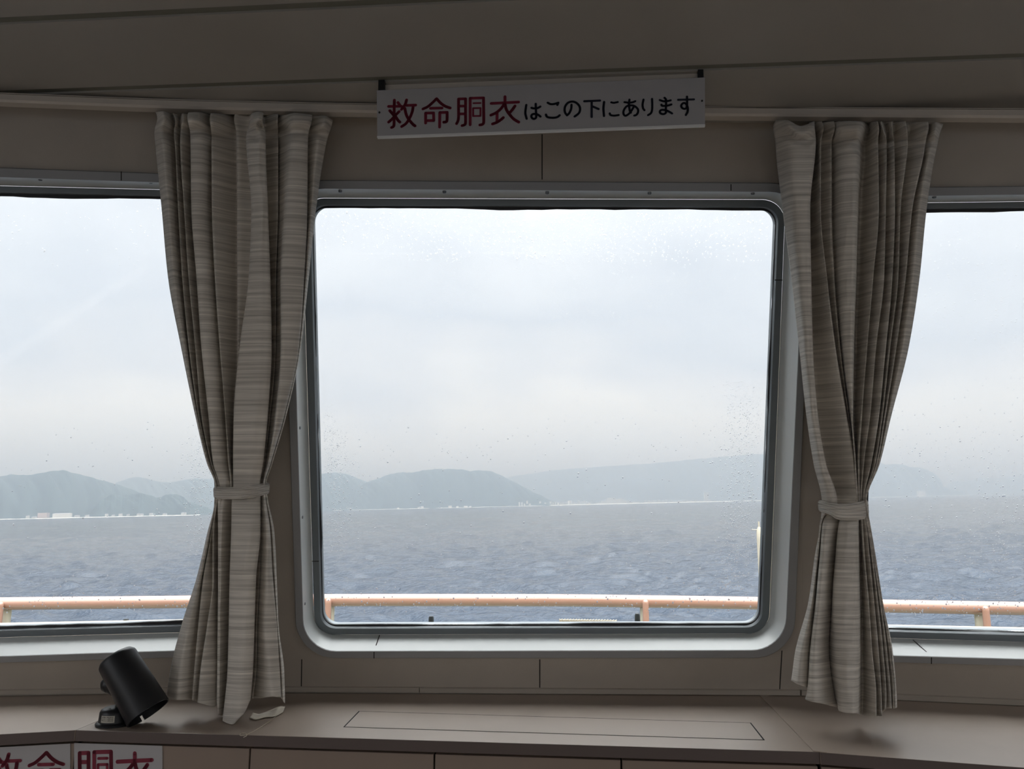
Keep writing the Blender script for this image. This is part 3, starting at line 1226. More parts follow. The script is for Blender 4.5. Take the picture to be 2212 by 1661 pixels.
R10 = ([672, 664, 662, 655, 644, 613, 585, 572], [575, 584, 589.6, 597, 604, 607])
E1 = ([722, 707, 683, 667, 650, 618, 589, 575], [579, 593, 598, 602, 614, 616])
T = 244
colsL = [
    (E0[0], -0.012, E0[1], -0.012, 1510, T - 2),
    (lv(E0[0], R1[0], .45), 0.012, lv(E0[1], R1[1], .45), 0.010, 1512, T - 4),
    (sh(R1[0], 2.5), -0.022, sh(R1[1], 1.5), -0.018, 1511, T + 4),
    (R1[0], 0.004, R1[1], 0.004, 1512, T + 1),
    (sh(R2[0], 2.5), -0.020, sh(R2[1], 1.5), -0.016, 1516, T + 6),
    (R2[0], 0.006, R2[1], 0.006, 1518, T + 1),
    (sh(R3[0], 2.5), -0.020, sh(R3[1], -6), -0.008, 1526, T + 6),
    (R3[0], 0.012, sh(R3[1], 1.5), -0.022, 1518, T - 1),
    (lv(R3[0], R4[0], .55), 0.010, R3[1], 0.004, 1514, T - 2),
    (sh(R4[0], 3), -0.016, lv(R3[1], R4[1], .5), 0.008, 1540, T + 5),
    (R4[0], 0.006, R4[1], 0.006, 1545, T),
    (V4[0], -0.036, V4[1], -0.030, 1548, T + 6),
    (R5[0], -0.012, R5[1], -0.030, 1550, T + 1),
    (V5[0], -0.020, V5[1], -0.010, 1553, T + 5),
    (R6[0], 0.018, R6[1], 0.022, 1557, T),
    (R6m[0], 0.028, R6m[1], 0.034, 1563, T - 3),
    (R6n[0], 0.028, R6n[1], 0.034, 1545, T - 2),
    (R7[0], 0.018, R7[1], 0.022, 1512, T + 1),
    (sh(R7[0], -4), -0.020, sh(R7[1], -3), -0.014, 1508, T + 6),
    (R8[0], -0.006, R8[1], -0.004, 1509, T + 2),
    (sh(R8[0], -3), -0.026, sh(R8[1], -2), -0.018, 1508, T + 6),
    (R9[0], -0.002, R9[1], 0.002, 1508, T + 4),
    (RH[0], 0.024, RH[1], 0.018, 1505, T),
    (R10[0], 0.012, R10[1], 0.008, 1506, T + 4),
    (sh(R10[0], -2), -0.014, sh(R10[1], -1.5), -0.008, 1506, T + 8),
    (lv(R10[0], E1[0], .5), 0.006, lv(R10[1], E1[1], .5), 0.006, 1512, T + 6),
    (E1[0], -0.012, E1[1], -0.012, 1519, T + 15),
]
curL = curtain('curtain', 'tied beige curtain left of the middle window, hem turned up on the ledge', colsL, UL, LL, 1062,
               ([200, 300, 700, 1060, 1300, 1540], [0.064, 0.066, 0.072, 0.088, 0.140, 0.232]), 4, None)

UR = [260, 300, 450, 600, 750, 900, 1000, 1085]
LR = [1125, 1200, 1300, 1400, 1500, 1550]
a0 = ([1683, 1675, 1690, 1709, 1726, 1742, 1757, 1775], [1773, 1760, 1746, 1719, 1701, 1698])
am = ([1702, 1703, 1712, 1724, 1737, 1752, 1768, 1788], [1775, 1766, 1753, 1733, 1718, 1714])
a1 = ([1760, 1762, 1750, 1752.5, 1756, 1767.4, 1784, 1809], [1777.6, 1771, 1762, 1750.5, 1743, 1740])
a2 = ([1768, 1772, 1772, 1786, 1804, 1828, 1844, 1850], [1813, 1804, 1795, 1789, 1800, 1808])
a3 = ([1795, 1795, 1795, 1801, 1814, 1833, 1845, 1850.5], [1813.5, 1806, 1800, 1804, 1812, 1813])
a4 = ([1815, 1812, 1815, 1817.6, 1822, 1838, 1846, 1851], [1840, 1840, 1840, 1842, 1842, 1842])
a5 = ([1853, 1853, 1851, 1848, 1842.7, 1842, 1848, 1852], [1854, 1854, 1856, 1856, 1854, 1853])
v5 = ([1866, 1866, 1857, 1852, 1848, 1845, 1849, 1853], [1857, 1859, 1861, 1863, 1862, 1861])
a6 = ([1893, 1896, 1898, 1886, 1873, 1861, 1855, 1856], [1862, 1867, 1876.5, 1883, 1892.5, 1893])
a7 = ([1907, 1915, 1913, 1909, 1892, 1879, 1866, 1860], [1870, 1878, 1888, 1897, 1903.7, 1905])
a8 = ([1930, 1931, 1932.5, 1927, 1913, 1898, 1882, 1866], [1873, 1884, 1896, 1907, 1914, 1913])
a9 = ([1955, 1960, 1945, 1940, 1922.5, 1906, 1891, 1868], [1875, 1887, 1902, 1915, 1924, 1926])
a10 = ([2000, 1998, 1970, 1956, 1936, 1912, 1895, 1870], [1877, 1889.5, 1905, 1922, 1931, 1931])
a11 = ([2041, 2028, 2002, 1986.5, 1963, 1925, 1901, 1871.5], [1878, 1891, 1907, 1927.6, 1937, 1938])
T = 262
colsR = [
    (a0[0], -0.012, a0[1], -0.014, 1470, T - 3),
    (am[0], 0.020, am[1], 0.010, 1478, T - 2),
    (lv(am[0], a1[0], .55), 0.026, sh(a1[1], -4), 0.004, 1484, T + 10),
    (a1[0], 0.018, sh(a1[1], 3), -0.020, 1490, T),
    (sh(a1[0], -5), -0.034, a1[1], 0.012, 1511, T + 3),
    (lv(a1[0], a2[0], .45), -0.020, lv(a1[1], a2[1], .4), 0.020, 1518, T + 2),
    (a2[0], 0.008, a2[1], -0.018, 1527, T),
    (sh(a2[0], -2), -0.022, sh(a2[1], 2), -0.032, 1530, T + 3),
    (a3[0], -0.002, a3[1], 0.008, 1536, T),
    (sh(a3[0], 2), -0.020, lv(a3[1], a4[1], .5), 0.022, 1540, T + 3),
    (a4[0], 0.008, a4[1], 0.024, 1541, T),
    (lv(a4[0], a5[0], .5), 0.018, lv(a4[1], a5[1], .6), 0.020, 1541, T - 1),
    (a5[0], 0.014, a5[1], 0.010, 1541, T),
    (v5[0], -0.038, v5[1], -0.032, 1544, T + 4),
    (lv(v5[0], a6[0], .6), -0.014, lv(v5[1], a6[1], .5), -0.010, 1546, T + 2),
    (a6[0], 0.004, a6[1], 0.006, 1547, T),
    (sh(a6[0], -3), -0.022, sh(a6[1], -2), -0.016, 1546, T + 3),
    (a7[0], 0.004, a7[1], 0.002, 1546, T),
    (sh(a7[0], -3), -0.020, sh(a7[1], -1.5), -0.016, 1540, T + 3),
    (a8[0], 0.006, a8[1], 0.0, 1531, T),
    (sh(a8[0], -2.5), -0.018, sh(a8[1], -1.5), -0.014, 1530, T + 3),
    (a9[0], 0.006, a9[1], 0.0, 1530, T),
    (sh(a9[0], -2.5), -0.018, sh(a9[1], -1), -0.013, 1530, T + 3),
    (a10[0], 0.008, a10[1], -0.001, 1530, T + 1),
    (sh(a10[0], -2.5), -0.014, sh(a10[1], -1), -0.012, 1529, T + 4),
    (lv(a10[0], a11[0], .5), 0.006, lv(a10[1], a11[1], .5), 0.0, 1529, T + 2),
    (a11[0], -0.012, a11[1], -0.012, 1528, T + 6),
]
curR = curtain('curtain', 'tied beige curtain right of the middle window, hem hanging clear of the ledge', colsR, UR, LR, 1100,
               ([200, 300, 700, 1090, 1300, 1550], [0.066, 0.068, 0.074, 0.090, 0.155, 0.275]), 9, None)


def tieback(root, pts_top, pts_bot, y0, bulge, label):
    """band of cloth wrapped round the gathered curtain: front from pixels, back closed behind"""
    n = len(pts_top)
    tp = crom(pts_top, 6)
    bt = crom(pts_bot, 6)
    m = len(tp)
    A, B = [], []
    for i in range(m):
        t = i / (m - 1)
        y = y0 - bulge * math.sin(math.pi * t) ** 0.6
        A.append(at_y(tp[i][0], tp[i][1], y))
        B.append(at_y(bt[i][0], bt[i][1], y))
    for i in range(1, m):
        t = i / m
        pa, pb = A[m - 1].lerp(A[0], t), B[m - 1].lerp(B[0], t)
        off = Vector((0, 0.05 * math.sin(math.pi * t) ** 0.6, 0))
        A.append(pa + off)
        B.append(pb + off)
    mb = MB()
    rows = [[a.lerp(b, s) for a, b in zip(A, B)] for s in (0, .08, .3, .5, .7, .92, 1)]
    for k, r in enumerate(rows):
        w = (0.0, .003, .004, .0035, .004, .003, 0.0)[k]
        c = sum(r, Vector()) / len(r)
        rows[k] = [p + Vector((p.x - c.x, p.y - c.y, 0)).normalized() * w for p in r]
    for k in range(6):
        mb.ring(rows[k], rows[k + 1])
    o = mb.build('tieback', M['cloth'], root, smooth=True, fix=False)
    me = o.data
    uvl = me.uv_layers.new(name='UVMap')
    for lp in me.loops:
        co_ = me.vertices[lp.vertex_index].co
        uvl.data[lp.index].uv = (co_.x * 1.0, co_.z + 0.03 * co_.x)
    md = o.modifiers.new('cloth', 'SOLIDIFY')
    md.thickness = 0.002
    tag(o, label)


tieback(curL, [(466, 1052), (490, 1054), (520, 1053), (550, 1049), (577, 1043)], [(467, 1076), (490, 1077), (520, 1076), (550, 1073), (576, 1066)], 1.662, 0.066, 'cloth tieback band')
tieback(curR, [(1774, 1082), (1795, 1088), (1820, 1090), (1850, 1086), (1870, 1080)], [(1776, 1104), (1795, 1111), (1812, 1121), (1845, 1123), (1872, 1118)], 1.624, 0.070, 'broad cloth tieback band')

# turned-up hem, dark hollow and loose thread of the left curtain
fr_ = crom([(538, 1553), (553, 1557), (572, 1552), (594, 1550), (611, 1541)], 5)
bk_ = crom([(546, 1547), (564, 1541), (585, 1533), (603, 1526), (616, 1526)], 5)
mb = MB()
rows = []
for s in np.linspace(0, 1, 7):
    row = []
    for a, b in zip(fr_, bk_):
        x, y = a[0] + (b[0] - a[0]) * s, a[1] + (b[1] - a[1]) * s
        p = ledge(a[0], a[1])
        yy = p.y + 0.035 * s - 0.006 * math.sin(math.pi * s)
        q = at_y(x, y, yy)
        q.z = max(q.z, ZL + 0.0035)
        row.append(q)
    rows.append(row)
for i in range(6):
    mb.ring(rows[i], rows[i + 1], closed=False)
o = mb.build('turned_hem', M['lining'], curL, smooth=True)
md = o.modifiers.new('cloth', 'SOLIDIFY')
md.thickness = 0.0014
tag(o, 'pale lining of the turned-up hem')
mb = MB()
th = [(x, y) for x, y in crom([(600, 1545), (586, 1556), (566, 1570), (545, 1582), (530, 1589), (519, 1590), (520, 1585), (530, 1585), (533, 1590), (526, 1594)], 5)]
mb.tube([ledge(x, y) + Zv * 0.0012 for x, y in th], 0.0006, 5)
tag(mb.build('loose_thread', M['thread'], curL), 'pale thread trailing from the hem')

# ------------------------------------------------------------------ lettering
A_, B_, C_, D_ = (810, 180, 12.289), (970, 180, 12.289), (1110, 170, 10.0545), (1310, 150, 10.0545)
KYU = [[(360, 612), (700, 608)], [(515, 445), (508, 800), (505, 1090), (485, 1150), (440, 1172)], [(608, 508), (665, 590)], [(392, 725), (450, 790), (510, 860)],
       [(640, 750), (540, 850), (450, 950), (362, 1028)], [(560, 900), (610, 980), (660, 1030)], [(838, 440), (800, 560), (705, 690)], [(830, 585), (1080, 578)],
       [(1012, 620), (990, 750), (930, 900), (830, 1060), (708, 1148)], [(790, 660), (830, 830), (900, 960), (1000, 1080), (1062, 1130)]]
MEI = [[(1275, 680), (1400, 620), (1530, 510), (1632, 408)], [(1638, 408), (1740, 520), (1860, 605), (1995, 655)], [(1475, 662), (1780, 655)],
       [(1345, 1055), (1345, 790)], [(1345, 790), (1555, 785)], [(1555, 785), (1560, 985)], [(1560, 985), (1370, 990)],
       [(1715, 1160), (1722, 775)], [(1722, 775), (1915, 770)], [(1915, 770), (1912, 970), (1890, 1020), (1825, 1030)]]
DOU = [[(200, 1070), (235, 1000), (252, 900), (252, 650), (252, 415)], [(252, 415), (440, 410)], [(440, 410), (438, 730), (438, 1030), (410, 1100), (345, 1122)], [(260, 605), (430, 603)],
       [(260, 812), (430, 810)], [(560, 1100), (560, 395)], [(560, 395), (915, 385)], [(915, 385), (918, 720), (920, 1020), (890, 1085), (818, 1105)]]
DOU2 = [[(650, 527), (835, 523)], [(640, 870), (640, 660)], [(640, 660), (835, 655)], [(835, 655), (832, 865)], [(640, 868), (832, 865)]]
KOR = [[(1485, 355), (1485, 520)], [(1120, 533), (1845, 497)], [(1460, 560), (1370, 680), (1250, 780), (1110, 845)], [(1275, 790), (1272, 1020)],
       [(1155, 1078), (1270, 1035), (1370, 970), (1440, 910)], [(1485, 540), (1520, 690), (1610, 830), (1720, 950), (1850, 1030)], [(1750, 600), (1680, 700), (1600, 790)]]
KANA_C = [[(270, 570), (252, 700), (252, 770), (278, 870)], [(382, 632), (440, 645), (520, 635), (575, 605)],
          [(475, 545), (480, 700), (485, 830), (450, 870), (410, 865), (380, 825), (395, 780), (450, 765), (520, 780), (578, 822)],
          [(735, 522), (800, 552), (880, 548), (965, 522)], [(965, 522), (945, 570)], [(697, 780), (720, 825), (780, 845), (880, 848), (950, 830), (995, 795)],
          [(1252, 565), (1245, 650), (1205, 745), (1155, 795)], [(1155, 795), (1115, 740), (1102, 670), (1120, 590), (1180, 520), (1270, 497), (1350, 520), (1420, 590), (1438, 670), (1410, 750), (1320, 820)],
          [(1530, 490), (1870, 475)], [(1690, 500), (1690, 830)], [(1715, 605), (1840, 658)], [(1960, 505), (1945, 650), (1958, 810)]]
KANA_D = [[(105, 715), (160, 725), (245, 708)], [(72, 955), (90, 990), (150, 1003), (210, 1000), (265, 990)],
          [(393, 710), (480, 722), (570, 712), (625, 690)], [(500, 655), (490, 760), (505, 880), (530, 940)],
          [(600, 800), (540, 900), (480, 970), (410, 1005), (370, 960), (380, 880), (440, 800), (530, 780), (610, 795), (680, 860), (685, 930), (650, 985), (605, 1002)],
          [(805, 655), (785, 760), (795, 840), (825, 885)], [(990, 640), (995, 760), (990, 880), (965, 950), (905, 992)],
          [(1160, 665), (1240, 690), (1330, 685), (1395, 670)], [(1195, 765), (1210, 790), (1290, 790), (1350, 780), (1410, 760)],
          [(1262, 615), (1295, 670), (1290, 880), (1290, 940), (1240, 970), (1180, 955), (1160, 915), (1190, 880), (1260, 880), (1330, 900), (1425, 955)],
          [(1558, 660), (1900, 650)], [(1750, 590), (1752, 730), (1740, 830), (1690, 855), (1640, 830), (1625, 780), (1670, 730), (1730, 750), (1765, 830), (1760, 920), (1725, 990)]]


def strokes(mb, sts, wpx, tr, plane, n):
    """painted strokes with round ends: tr maps stroke coords to pixels, plane = (point, normal)"""
    p0, nv = plane
    up = Vector((0, 0, 1))
    ex = up.cross(nv).normalized()
    ey = nv.cross(ex)

    def loc(x, y):
        q = at_plane(*tr(x, y), p0 + nv * n, nv) - p0
        return np.array([q.dot(ex), q.dot(ey)])
    ref = (loc(*sts[0][0]) - loc(sts[0][0][0] + 100, sts[0][0][1]))
    r = np.linalg.norm(ref) / 100 * wpx / 2

    def P(v):
        return p0 + ex * float(v[0]) + ey * float(v[1]) + nv * n
    for st in sts:
        pts = [loc(*q) for q in (crom(st, 6) if len(st) > 2 else st)]
        for i in range(len(pts)):
            c = pts[i]
            if i in (0, len(pts) - 1) or len(pts) > 2:
                mb.add([P(c + r * np.array([math.cos(a), math.sin(a)])) for a in [2 * math.pi * k / 14 for k in range(14)]], [tuple(range(14))])
            if i:
                d = c - pts[i - 1]
                L = np.linalg.norm(d)
                if L < 1e-9:
                    continue
                m = np.array([-d[1], d[0]]) / L * r
                mb.quad(P(pts[i - 1] + m), P(pts[i - 1] - m), P(c - m), P(c + m))


def lin(o):
    return lambda x, y: (o[0] + x / o[2], o[1] + y / o[2])


# hanging sign above the middle window
sa, sb = ceil_px(813, 180), ceil_px(1523, 157)
su = (sb - sa)
su.z = 0
su.normalize()
sn = Vector((su.y, -su.x, 0))            # toward camera
sp = Vector((sa.x, sa.y, 1.9)) + sn * 0.012
SP = (sp, sn)
cs = [at_plane(x, y, *SP) for x, y in ((813.5, 195), (1523, 167), (1523, 272), (815, 297.5))]
sign = empty('hanging_sign', (cs[2] + cs[3]) / 2)
tag(sign, 'long white life jacket sign with red and navy lettering hung under the ceiling', 'sign')
mb = MB()
mb.prism(cs, -sn * 0.004)
tag(mb.build('board', M['sign'], sign, bevel=0.0006), 'off-white sign board')
mb = MB()
e1 = [cs[3] + Zv * 0.003, cs[2] + Zv * 0.003, cs[2] - Zv * 0.0005, cs[3] - Zv * 0.0005]
mb.prism([p + sn * 0.0014 for p in e1], -sn * 0.0064)
mb.build('bottom_strip', M['sign_edge'], sign)
mb = MB()
strokes(mb, KYU, 76, lin(A_), SP, 0.0006)
strokes(mb, MEI, 76, lin(A_), SP, 0.0006)
strokes(mb, DOU, 76, lin(B_), SP, 0.0006)
strokes(mb, DOU2, 50, lin(B_), SP, 0.0006)
strokes(mb, KOR, 78, lin(B_), SP, 0.0006)
tag(mb.build('red_lettering', M['red'], sign, fix=False), 'four large red characters')
mb = MB()
strokes(mb, KANA_C, 50, lin(C_), SP, 0.0006)
strokes(mb, KANA_D, 48, lin(D_), SP, 0.0006)
tag(mb.build('navy_lettering', M['navy'], sign, fix=False), 'nine smaller navy characters')
for x, y in ((819.8, 243), (1516.4, 218)):
    mb = MB()
    mb.lathe(at_plane(x, y, *SP), sn, [(0, 0.0), (0, .0021), (.0014, .0018), (.002, 0)], 10)
    mb.build('screw', M['blackmetal'], sign, smooth=True)
mb = MB()
hol = [at_plane(x, y, sp - sn * 0.010, sn) for x, y in ((820, 184), (1509, 159), (1509, 167.5), (820, 196))]
mb.prism(hol, -sn * 0.003)
tag(mb.build('hanger_strip', M['rail'], sign), 'pale mounting strip behind the top of the sign')
for x0, x1, y0, y1 in ((817, 830, 185, 196), (1508, 1520, 162, 170)):
    q = [at_plane(x, y, sp - sn * 0.002, sn) for x, y in ((x0, y0), (x1, y0 - .4), (x1, y1), (x0, y1))]
    q[0].z, q[1].z = zc(q[0]) + 0.001, zc(q[1]) + 0.001
    mb = MB()
    mb.prism(q, -sn * 0.012)
    mb.build('hook', M['blackmetal'], sign)

# lettered white plates on the locker fronts
for nm, fa, fb, quad, lab in (
        ('locker_sign', fL0, fLb, [(-95, 1619), (151.5, 1606.2), (151.5, 1720), (-95, 1735)], 'white plate with red lettering on the left locker front at the picture corner'),
        ('locker_sign', fCa, fCb, [(160, 1605), (350.5, 1611), (350.5, 1722), (160, 1716)], 'white plate with two red characters on the middle locker front, below the black lamp')):
    along = (fb - fa).normalized()
    nv = Vector((along.y, -along.x, 0))
    p0 = fa - nv * 0.0120 + nv * 0.0022
    q = [at_plane(x, y, p0, nv) for x, y in quad]
    root = empty(nm, (q[2] + q[3]) / 2)
    tag(root, lab, 'sign')
    mb = MB()
    mb.prism(q, -nv * 0.002)
    mb.build('plate', M['sign'], root)
    k = 0.102
    mb = MB()
    if fa is fL0:
        tr = lambda x, y: (100 + (x - 1635) * k, 1626 + (y - 410) * k)
        strokes(mb, KYU, 78, tr, (p0, nv), 0.0006)
        strokes(mb, MEI, 78, tr, (p0, nv), 0.0006)
    else:
        tr = lambda x, y: (172 + (x - 252) * k, 1626.5 + (y - 412) * k)
        strokes(mb, DOU, 78, tr, (p0, nv), 0.0006)
        strokes(mb, DOU2, 55, tr, (p0, nv), 0.0006)
        tr2 = lambda x, y: (291 + (x - 1485) * k, 1643.5 + (y - 515) * k)
        strokes(mb, KOR, 78, tr2, (p0, nv), 0.0006)
    tag(mb.build('red_lettering', M['red'], root, fix=False), 'dark red characters')

# ------------------------------------------------------------------ black spot lamp on the ledge
bc = ledge(250, 1562.5)
lamp = empty('spot_lamp', bc)
tag(lamp, 'small black cylinder spot lamp on a round swivel base on the ledge', 'lamp')
s = 1.03 / 1000 * (bc.y / 1.61)
mb = MB()
mb.lathe(bc + Zv * 0.0004, Zv, [(0, 0), (0, .0375), (.003, .0378), (.006, .0345), (.0065, .0325), (.024, .031), (.0285, .0285), (.031, .024), (.0315, 0)], 40)
lamp_base = mb.build('base', M['lamp'], lamp, smooth=True)
mb = MB()
mb.lathe(bc + Zv * 0.033 + Vector((.008, .004, 0)), Zv, [(0, .013), (.006, .011), (.009, .008), (.018, .008), (.018, 0)], 20)
mb.build('swivel', M['lamp'], lamp, smooth=True)
ax_px0, ax_px1 = (254, 1425), (320.5, 1540)
ca = at_y(*ax_px0, bc.y - 0.005)
cb = at_y(*ax_px1, bc.y - 0.022)
axv = (cb - ca)
LB = axv.length
axv.normalize()
mb = MB()
r0, r1 = 0.0375, 0.0425
mb.lathe(ca, axv, [(-.010, 0), (-.010, r0 - .012), (-.0075, r0 - .005), (-.002, r0 - .0008), (.002, r0), (LB * .55, .0398)], 48)
barrel = tag(mb.build('barrel', M['lamp'], lamp, smooth=True), 'matt black barrel')
mb = MB()
seg = 48
u = axv.orthogonal().normalized()
u = (UP.cross(axv)).normalized()
w_ = axv.cross(u)


def cpt(a, d, r):
    return ca + axv * d + (u * math.cos(a) + w_ * math.sin(a)) * r


# hood: a tube with one notch cut in its lower rim
notch = None
to_cam = (EYE - cb).normalized()


def notch_score(k):
    p = cpt(2 * math.pi * (k + .5) / seg, LB, .0425) - EYE
    x, y = W / 2 + F * p.dot(RT) / p.dot(FW), H / 2 - F * p.dot(UP) / p.dot(FW)
    return math.hypot(x - 309, y - 1552)


best = min(range(seg), key=notch_score)
for k in range(seg):
    a0_, a1_ = 2 * math.pi * k / seg, 2 * math.pi * (k + 1) / seg
    ln = LB - (0.011 if k == best else 0.0)
    ro = lambda d: .0402 + (r1 - .0402) * (d - LB * .55) / (LB * .45)
    d0 = LB * .545
    for (ra, rb, dd) in ((ro(d0), ro(ln), 0), (ro(d0) - .003, ro(ln) - .003, 1)):
        q = [cpt(a0_, d0, ra), cpt(a1_, d0, ra), cpt(a1_, ln, rb), cpt(a0_, ln, rb)]
        mb.quad(*q)
    mb.quad(cpt(a0_, ln, ro(ln)), cpt(a1_, ln, ro(ln)), cpt(a1_, ln, ro(ln) - .003), cpt(a0_, ln, ro(ln) - .003))
    mb.quad(cpt(a0_, d0, ro(d0)), cpt(a1_, d0, ro(d0)), cpt(a1_, d0, ro(d0) - .003), cpt(a0_, d0, ro(d0) - .003))
    if k == best:
        for aa in (a0_, a1_):
            mb.quad(cpt(aa, ln, ro(ln)), cpt(aa, LB, r1), cpt(aa, LB, r1 - .003), cpt(aa, ln, ro(ln) - .003))
tag(mb.build('hood', M['lamp'], barrel, smooth=True), 'notched black hood at the open end')
mb = MB()
mb.lathe(ca, axv, [(LB * .62, 0), (LB * .62, .034), (LB * .66, .037)], 32)
mb.build('reflector', M['blackmetal'], barrel, smooth=True)
# bracket arm behind the barrel
jt = at_y(234, 1482, bc.y + 0.012)
jb = bc + Zv * 0.046 + Vector((.008, .008, 0))
mb = MB()
mb.tube([jb, jb.lerp(jt, .35) + Vector((-.002, .004, 0)), jt], [.008, .0105, .011], 14)
mb.build('bracket_arm', M['lamp'], lamp, smooth=True)
mb = MB()
mb.lathe(jt + Vector((-.013, 0, 0)), Vector((1, 0.2, 0.2)), [(0, 0), (0, .010), (.006, .0145), (.008, .016), (.026, .016), (.028, .008), (.04, .008)], 20)
mb.build('tilt_joint', M['lamp'], lamp, smooth=True)
mb = MB()
kp = at_y(237.5, 1531.5, bc.y - 0.012)
mb.lathe(kp - Zv * 0.006, Zv + Vector((-.3, -.2, 0)), [(0, .004), (.004, .0045), (.007, .0035), (.0085, 0)], 12)
mb.build('knob', M['lamp'], lamp_base, smooth=True)
mb = MB()
lab_pts = []
seg = 8
rl_ = 0.0328
for px_ in np.linspace(218.5, 247.5, seg + 1):
    # base cylinder hit: solve angle for this pixel column
    best_a = min(np.linspace(-math.pi, 0, 400), key=lambda a: abs((lambda p: W / 2 + F * (p - EYE).x / ((p - EYE).dot(FW)) - px_)(bc + Vector((math.cos(a), math.sin(a), 0)) * rl_ + Zv * 0.015)))
    lab_pts.append(best_a)
lo_, hi_ = [], []
for a in lab_pts:
    d = Vector((math.cos(a), math.sin(a), 0))
    lo_.append(bc + d * (rl_ + .0004) + Zv * 0.0095)
    hi_.append(bc + d * (rl_ - .0004) + Zv * 0.0225)
mb.ring(lo_, hi_, 0, closed=False)
rnd = random.Random(2)
for k in range(1, seg):
    for zz in (0.25, 0.5, 0.72):
        a, b = lo_[k].lerp(hi_[k], zz), lo_[k].lerp(hi_[k], zz + rnd.uniform(.05, .16))
        c, d = lo_[k - 1].lerp(hi_[k - 1], zz), lo_[k - 1].lerp(hi_[k - 1], zz + .1)
        dirv = (d - b)
        o_ = (EYE - a).normalized() * 0.0004
        mb.quad(a + o_, b + o_, b + (d - b) * rnd.uniform(.3, .8) + o_, a + (c - a) * rnd.uniform(.3, .8) + o_, 1)
tag(mb.build('sticker', [M['label'], M['ink']], lamp_base), 'pale worn sticker')

# ------------------------------------------------------------------ outside: deck, handrail, fittings
ZR = EYE.z - 0.50
rp = [(-420, 1312), (-150, 1307), (0, 1304), (400, 1300), (700, 1296.5), (1170, 1296.5), (1390, 1299), (1640, 1303), (1910, 1309), (2212, 1314.5), (2420, 1318), (2650, 1322)]
path = [at_z(x, y, ZR) for x, y in crom(rp, 5)]
hr = empty('handrail', path[len(path) // 2] - Zv * 1.0)
tag(hr, 'salmon painted ship handrail on posts outside the windows', 'railing')
mb = MB()
mb.tube(path, 0.032, 18)
tag(mb.build('top_rail', M['handrail'], hr, smooth=True), 'wet salmon painted tube')
ZD = ZR - 1.0
for x in (-690, 14, 714, 1391, 2116, 2820):
    q = min(path, key=lambda p: abs(W / 2 + F * (p - EYE).x / ((p - EYE).dot(FW)) - x))
    d = ray(x, 1300)
    # point of the rail path at this pixel column
    i = min(range(len(path) - 1), key=lambda i: abs((W / 2 + F * (path[i] - EYE).x / ((path[i] - EYE).dot(FW))) - x) + abs((W / 2 + F * (path[i + 1] - EYE).x / ((path[i + 1] - EYE).dot(FW))) - x))
    a, b = path[i], path[i + 1]
    xa = W / 2 + F * (a - EYE).x / ((a - EYE).dot(FW))
    xb = W / 2 + F * (b - EYE).x / ((b - EYE).dot(FW))
    c = a.lerp(b, min(1.5, max(-.5, (x - xa) / (xb - xa))))
    fwd = Vector((c.x, c.y, 0)).normalized()
    mb = MB()
    f_ = Vector((0, -1, 0)) * 0.047
    top = c + f_ + Zv * 0.012
    mb.tube([Vector((top.x, top.y, ZD)), top - Zv * 0.02, top - Zv * 0.008, top - Zv * .001, top + Zv * .003], [.0165, .0165, .0155, .011, .004], 14)
    po = mb.build('post', M['handrail'], hr, smooth=True)
    mb = MB()
    mb.tube([Vector((c.x, c.y + .012, ZD)), c + Vector((0, .012, -.01))], .02, 14)
    tag(mb.build('rear_post', M['cream'], hr, smooth=True), 'cream upright under the tube')
mb = MB()
Pd = [Vector((-6, 2.05, ZD)), Vector((6, 2.05, ZD)), Vector((6, 3.6, ZD)), Vector((0, 4.7, ZD)), Vector((-6, 3.6, ZD))]
mb.prism(Pd, (0, 0, -0.08))
tag(mb.build('deck', M['deck']), 'painted outer deck below the handrail', 'deck', kind='structure')

# outside sill shelf below the glass carrying the fittings, one length per wall
ys_ = FC.px(1100, 1352, DFR - 0.06).y + 0.02
zs_ = at_y(1100, 1347.5, ys_ + 0.05).z
for k_, (f, xa, xb, ya, yb) in enumerate(((FL, -700, 515, 1366, 1342), (FC, 600, 1700, 1349, 1349), (FR, 1790, 2900, 1353.5, 1377))):
    mb = MB()
    a, b = f.px(xa, ya, DFR - 0.065), f.px(xb, yb, DFR - 0.065)
    o_ = Vector((-f.N.x, -f.N.y, 0)).normalized()
    if f is FC:
        a.z = b.z = zs_ - 0.0006
    P_ = [a, b, b + o_ * 0.055, a + o_ * 0.055]
    mb.prism(P_, (0, 0, -0.04))
    tag(mb.build('trim_%d' % (k_ + 1), M['cream']), 'cream outside shelf just below the glass of the %s window' % ('left', 'middle', 'right')[k_], 'trim', kind='structure')
for x, y, lab in ((931.5, 1330, 'dark upright washer nozzle outside the middle window, left of the pair'), (1376.5, 1324, 'dark upright washer nozzle outside the middle window, beside the right post'),
                  (272.5, 1336, 'dark stubby washer nozzle outside the left window')):
    t_ = at_y(x, y, ys_ + 0.035)
    hh = max(0.006, t_.z - zs_)
    b_ = Vector((t_.x, t_.y, zs_))
    mb = MB()
    mb.lathe(b_, Zv, [(0, 0), (0, .0105), (hh * .25, .0105), (hh * .3, .0072), (hh * .8, .0068), (hh * .95, .005), (hh, 0)], 14)
    o = mb.build('washer_nozzle', M['nozzle'], smooth=True)
    tag(o, lab, 'nozzle', 'washer nozzles outside the glass')
mb = MB()
pa, pb = at_y(1208, 1340.5, ys_ + 0.035), at_y(1332, 1342.5, ys_ + 0.035)
n = 60
mb.tube([pa.lerp(pb, i / n) for i in range(n + 1)], [.0042 + .0014 * math.cos(i * 2.1) for i in range(n + 1)], 10)
tag(mb.build('ribbed_hose', M['cream'], smooth=True), 'short cream ribbed hose lying outside below the middle window', 'hose')

